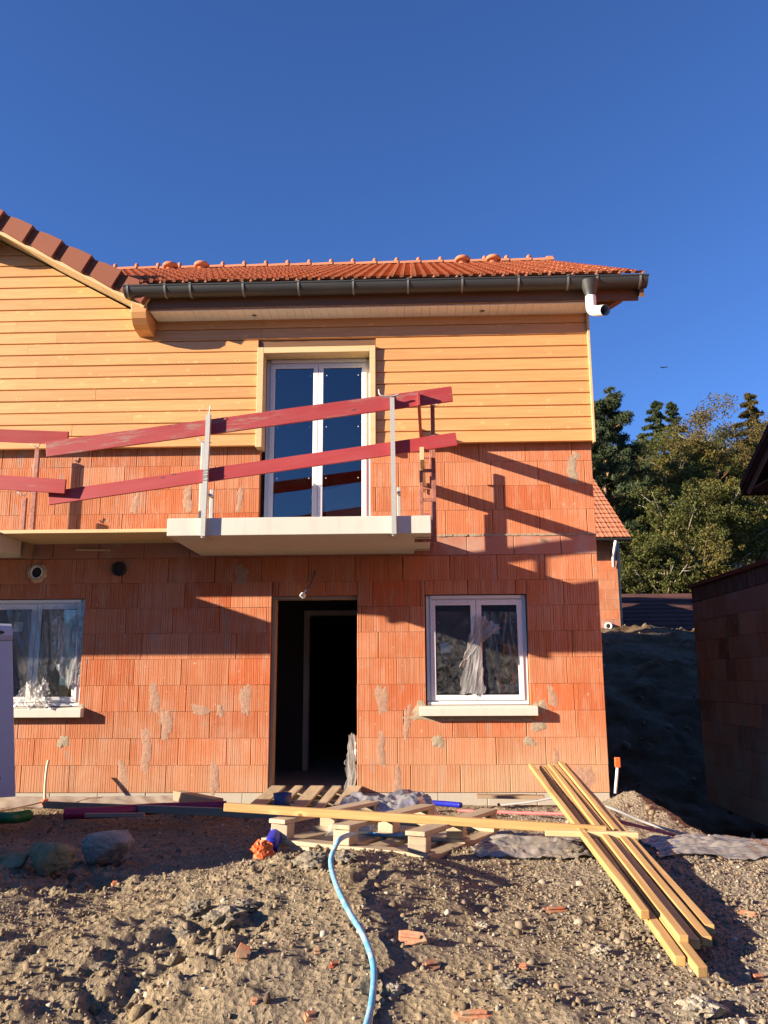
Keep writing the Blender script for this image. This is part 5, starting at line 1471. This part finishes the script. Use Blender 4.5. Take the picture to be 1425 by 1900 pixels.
# house across the street, behind the viewer: it is what the window panes mirror
oh = empty('opposite_house', (1, -26, -1), 'pale rendered house with dark roof across the street, mirrored in the balcony window', 'house')
ow = MB(); panel_holes(ow, -7, 9, -1.2, 4.6, -22.4, -22.2, [(-3, -1.6, .8, 2.4), (3, 4.4, .8, 2.4), (.4, 1.5, -1, 1.6)])
ow.box(-7, -6.8, -31, -22.41, -1.2, 4.6); ow.box(8.8, 9, -31, -22.41, -1.2, 4.6); ow.box(-7, 9, -31.2, -31.01, -1.2, 4.6)
oww = ow.build('wall', simple('beige_render', (.36, .34, .31), .9, nscale=2, namt=.1), oh)
for (a, b, c, d) in ((-3, -1.6, .8, 2.4), (3, 4.4, .8, 2.4)):
    g = MB(); g.box(a, a + .07, -22.36, -22.28, c, d); g.box(b - .07, b, -22.36, -22.28, c, d); g.box(a + .07, b - .07, -22.36, -22.28, c, c + .07); g.box(a + .07, b - .07, -22.36, -22.28, d - .07, d)
    f = g.build('window', PVC, oh); MB().box(a + .07, b - .07, -22.33, -22.32, c + .07, d - .07).build('pane', GLASS, f)
MB().box(.4, 1.5, -22.37, -22.3, -1, 1.6).build('door', OLDWOOD, oh)
mb = MB(); slope_slab(mb, [(-7.5, -21.7, 4.45), (9.5, -21.7, 4.45), (9.5, -26.6, 7.4), (-7.5, -26.6, 7.4)], .12); slope_slab(mb, [(-7.5, -26.6, 7.4), (9.5, -26.6, 7.4), (9.5, -31.6, 4.4), (-7.5, -31.6, 4.4)], .12)
orf = mb.build('roof', DARKTILE, oh)

# ------------------------------------------------------------------ trees
def m_leaf(name, stops, trans=.35):
    return m_isl(name, stops, .75, trans)
LEAF_PINE = m_leaf('pine_needles', [(0, (.026, .038, .018)), (.5, (.05, .068, .030)), (1, (.095, .115, .048))], .15)
LEAF_SPRUCE = m_leaf('spruce_needles', [(0, (.026, .042, .018)), (1, (.08, .10, .04))], .15)
LEAF_OAK = m_leaf('autumn_oak_leaves', [(0, (0.079, 0.072, 0.018)), (.4, (0.128, 0.114, 0.028)), (.8, (0.183, 0.148, 0.037)), (1, (0.232, 0.174, 0.046))])
LEAF_GREEN = m_leaf('green_leaves', [(0, (0.055, 0.064, 0.015)), (.6, (0.095, 0.102, 0.026)), (1, (0.159, 0.151, 0.040))])
LEAF_BROWN = m_leaf('brown_green_leaves', [(0, (0.079, 0.064, 0.020)), (.6, (0.140, 0.111, 0.033)), (1, (0.201, 0.151, 0.050))])
BARK = simple('bark', (.16, .125, .09), .95, nscale=7, namt=.45, bump=.6)
BARKPALE = simple('pale_bark', (.34, .29, .22), .95, nscale=5, namt=.4, bump=.5)
BARKPINE = simple('pine_bark', (.30, .15, .08), .95, nscale=6, namt=.45, bump=.5)
def leaf_quads(C, size, r, elong=1.0, up=0.0):
    """C (n,3) leaf centres -> quads with random facing"""
    n = len(C)
    a = r.randn(n, 3); a[:, 2] += up; a /= np.linalg.norm(a, axis=1, keepdims=True)
    b = np.cross(a, r.randn(n, 3)); b /= np.linalg.norm(b, axis=1, keepdims=True) + 1e-9
    s = size * r.uniform(.6, 1.3, n)[:, None]
    a = a * s * elong; b = b * s / elong * .8
    V = np.stack([C - a, C + b * .9, C + a, C - b * .9], 1)
    Fq = (np.arange(n) * 4)[:, None] + np.arange(4)[None]
    return V.reshape(-1, 3), Fq
def grow_tree(name, base, H, Rc, kind, leaf, bark, label, seed, nleaf=9000, trunk_r=.16, crown0=.3, lsize=.11, group=None, lean=(0, 0)):
    r = np.random.RandomState(seed); rr = random.Random(seed)
    root = empty(name, tuple(base), label, 'tree', group)
    base = np.array(base, float); top = base + np.array([lean[0], lean[1], H])
    tb = MB()
    tp = [base - np.array([0, 0, .3])]
    for i in range(1, 7):
        t = i / 6; q = base + (top - base) * t * (.93 if kind == 'broad' else .99); tp.append(q + np.array([rr.uniform(-1, 1), rr.uniform(-1, 1), 0]) * .02 * H * (1 if 0 < i < 6 else 0))
    tb.tube(tp, [trunk_r * (1.15 - 1.05 * i / 6) for i in range(7)], 8)
    C = []; W = []
    def ax(t): return np.array([np.interp(t * 6, range(7), [p[k] for p in tp]) for k in range(3)])
    if kind == 'broad':
        nb_ = 26
        for i in range(nb_):
            t = crown0 + (1 - crown0) * (i + rr.random()) / nb_
            s = ax(t * .95); a = rr.uniform(0, 2 * math.pi)
            u = (t - crown0) / (1 - crown0)
            L = Rc * (0.55 + .75 * math.sin(math.pi * (.2 + u * .6))) * rr.uniform(.6, 1.05)
            e = s + np.array([math.cos(a), math.sin(a), rr.uniform(.25, .9)]) * L
            m = (s + e) / 2 + np.array([0, 0, -.08 * L])
            tb.tube(catmull([s, m, e], 4), [trunk_r * (1 - t) * .5 * (1 - .85 * k / 8) + .012 for k in range(9)], 5)
            for j in range(7):
                f = rr.uniform(.35, 1.08); q = s + (e - s) * f + np.array([rr.gauss(0, 1), rr.gauss(0, 1), rr.gauss(0, .8)]) * .20 * L
                C.append(q); W.append(rr.uniform(.22, .48) * L * .55)
                if j < 3: tb.tube([s + (e - s) * f * .8, q], [.02, .008], 4)
    elif kind == 'pine':
        nb_ = 44
        for i in range(nb_):
            t = crown0 + (1 - crown0) * (i + rr.random()) / nb_
            s = ax(t * .97); a = rr.uniform(0, 2 * math.pi); u = (t - crown0) / (1 - crown0)
            L = Rc * (1.05 - .75 * u ** 1.3) * rr.uniform(.6, 1.08)
            e = s + np.array([math.cos(a) * L, math.sin(a) * L, rr.uniform(.1, .55) * L])
            tb.tube(catmull([s, (s + e) / 2 - np.array([0, 0, .05 * L]), e], 4), [trunk_r * .35 * (1.1 - t) * (1 - .8 * k / 8) + .01 for k in range(9)], 5)
            for j in range(8):
                f = rr.uniform(.4, 1.05); q = s + (e - s) * f + np.array([rr.gauss(0, 1), rr.gauss(0, 1), rr.gauss(.4, .6)]) * .15 * L
                C.append(q); W.append(rr.uniform(.24, .44))
        for j in range(10): C.append(ax(rr.uniform(.92, 1.02)) + np.array([rr.gauss(0, .2), rr.gauss(0, .2), rr.uniform(0, .35)])); W.append(.2)
    else:  # spruce: whorls of drooping boughs
        nb_ = 70
        for i in range(nb_):
            t = crown0 + (1 - crown0) * i / nb_
            s = ax(t); a = i * 2.4 + rr.uniform(-.3, .3); u = (t - crown0) / (1 - crown0)
            L = Rc * (1.02 - u) * rr.uniform(.7, 1.1) + .12
            e = s + np.array([math.cos(a) * L, math.sin(a) * L, -.12 * L + rr.uniform(-.1, .1)])
            tb.tube([s, e], [.025 * (1.1 - t) + .006, .006], 4)
            for j in range(4): C.append(s + (e - s) * (j + 1) / 4 * rr.uniform(.85, 1.1)); W.append(.14 + .12 * (1 - u))
        C.append(ax(.985)); W.append(.12)
    C = np.array(C); W = np.array(W)
    k = r.choice(len(C), nleaf, p=W ** 2 / (W ** 2).sum())
    d = r.randn(nleaf, 3); d /= np.linalg.norm(d, axis=1, keepdims=True); d *= (r.rand(nleaf, 1) ** .45)
    sq = {'broad': (1, 1, .75), 'pine': (1, 1, .8), 'spruce': (1, 1, .7)}[kind]
    P = C[k] + d * W[k][:, None] * np.array(sq)
    V, Fq = leaf_quads(P, lsize, r, {'broad': 1.1, 'pine': 1.9, 'spruce': 1.9}[kind], .35)
    tr = tb.build('trunk', bark, root, True, fix=False)
    cr = link('crown', np_mesh('crown', V, Fq, leaf, False), root)
    return root
def tree_at(px, ytop, ybase, Y, **kw):
    b = at(px, ybase, Y); t = at(px, ytop, Y)
    g = terrain(np.array([b[0]]), np.array([Y]))[0]
    b[2] = min(b[2], g + 3.0) if kw.pop('snap', False) else g
    return b, t[2] - b[2]
G = 'trees on the slope behind the houses'
specs = [
    ('pine_tree', 1148, 728, 40, 2.3, 'pine', LEAF_PINE, BARKPINE, 'tall dark pine right behind the house corner, tallest on the left', 3, 24000, .2, .30, .10),
    ('pine_tree', 1108, 752, 43, 2.2, 'pine', LEAF_PINE, BARKPINE, 'dark pine half hidden behind the cladding corner', 5, 16000, .2, .4, .10),
    ('spruce_tree', 1243, 740, 58, 4.2, 'spruce', LEAF_SPRUCE, BARK, 'pointed spruce with a broad top rising in the middle of the wood', 7, 22000, .2, .25, .13),
    ('spruce_tree', 1272, 742, 60, 3.0, 'spruce', LEAF_SPRUCE, BARK, 'slim pointed spruce just right of the broad topped spruce', 9, 16000, .2, .25, .13),
    ('spruce_tree', 1212, 800, 55, 3.2, 'spruce', LEAF_SPRUCE, BARK, 'lower spruce beside the tall pine', 11, 8000, .2, .25, .12),
    ('oak_tree', 1240, 830, 44, 2.3, 'broad', LEAF_OAK, BARKPALE, 'yellowing oak in the middle of the wood below the spruce tops', 13, 15000, .2, .3, .085),
    ('oak_tree', 1300, 815, 48, 2.2, 'broad', LEAF_OAK, BARK, 'tall yellow brown oak right of the pointed spruces', 15, 15000, .22, .3, .085),
    ('oak_tree', 1375, 778, 46, 2.6, 'broad', LEAF_BROWN, BARKPALE, 'tallest brownish broadleaf tree near the right edge', 17, 18000, .22, .3, .085),
    ('oak_tree', 1340, 825, 52, 3.6, 'broad', LEAF_OAK, BARK, 'broad olive crown between the yellow brown oak and the tallest broadleaf', 53, 22000, .24, .35, .09),
    ('oak_tree', 1410, 785, 54, 4.0, 'broad', LEAF_BROWN, BARK, 'wide olive brown crown behind the neighbouring roof corner', 55, 24000, .24, .35, .09),
    ('oak_tree', 1262, 840, 53, 3.4, 'broad', LEAF_GREEN, BARK, 'broad dark green crown below the spruce tips', 57, 20000, .24, .35, .09),
    ('pine_tree', 1130, 800, 36, 2.0, 'pine', LEAF_PINE, BARKPINE, 'dense lower pine in front of the tall dark pine', 59, 16000, .18, .3, .10),
    ('larch_tree', 1424, 725, 50, 3.6, 'spruce', LEAF_BROWN, BARK, 'dark conifer rising at the right edge of the picture', 19, 20000, .2, .2, .13),
    ('oak_tree', 1205, 880, 38, 1.9, 'broad', LEAF_GREEN, BARKPALE, 'lower green tree in front of the tall pine', 21, 12000, .15, .25, .08),
    ('oak_tree', 1262, 905, 35, 1.9, 'broad', LEAF_GREEN, BARKPALE, 'green broadleaf tree above the dark roof with pale limbs', 23, 12000, .15, .22, .08),
    ('oak_tree', 1322, 880, 36, 1.9, 'broad', LEAF_GREEN, BARKPALE, 'green tree with pale forked trunk above the garage', 25, 12000, .16, .3, .08),
    ('oak_tree', 1395, 880, 37, 1.7, 'broad', LEAF_OAK, BARKPALE, 'bushy yellow green tree with pale trunk under the neighbouring roof', 27, 11000, .14, .4, .08),
    ('pine_tree', 1352, 830, 42, 1.8, 'broad', LEAF_GREEN, BARKPINE, 'dark green tree with reddish trunk behind the garage', 29, 11000, .16, .35, .085),
    ('hazel_bush', 1180, 985, 31, 1.3, 'broad', LEAF_GREEN, BARK, 'low green bush beside the log post', 33, 8000, .08, .12, .07),
    ('hazel_bush', 1235, 1010, 30, 1.3, 'broad', LEAF_GREEN, BARKPALE, 'low bush with bare pale stems behind the dark roof', 35, 8000, .08, .15, .07),
    ('hazel_bush', 1300, 1005, 30.5, 1.3, 'broad', LEAF_OAK, BARK, 'low yellowish bush at the corner of the garage roof', 37, 8000, .08, .15, .07),
    ('pine_tree', 1460, 790, 44, 2.2, 'broad', LEAF_BROWN, BARK, 'brownish tree cut by the right edge of the picture', 39, 10000, .16, .3, .085),
    ('pine_tree', 1180, 830, 62, 2.6, 'pine', LEAF_PINE, BARKPINE, 'far pine filling the gap between the tall pine and the spruces', 41, 8000, .2, .2, .13),
    ('pine_tree', 1330, 845, 66, 3.0, 'pine', LEAF_PINE, BARKPINE, 'far dark pine deep in the wood behind the yellow oak', 43, 9000, .2, .15, .14),
    ('pine_tree', 1270, 870, 68, 3.2, 'pine', LEAF_PINE, BARKPINE, 'far dark pine deep in the wood below the spruce tops', 45, 9000, .2, .12, .14),
    ('pine_tree', 1400, 845, 64, 3.0, 'pine', LEAF_PINE, BARKPINE, 'far dark pine deep in the wood at the right', 47, 9000, .2, .12, .14),
]
for (nm, px, ytop, Y, Rc, kind, leaf, bark, lab, sd_, nl, tr_, c0_, ls) in specs:
    b, H = tree_at(px, ytop, 1100, Y)
    if kind == 'broad': H -= .45 * Rc
    grow_tree(nm, b, H, Rc * 1.15, kind, leaf, bark, lab, sd_, int(nl * 1.7), tr_, c0_, ls * .8, G)
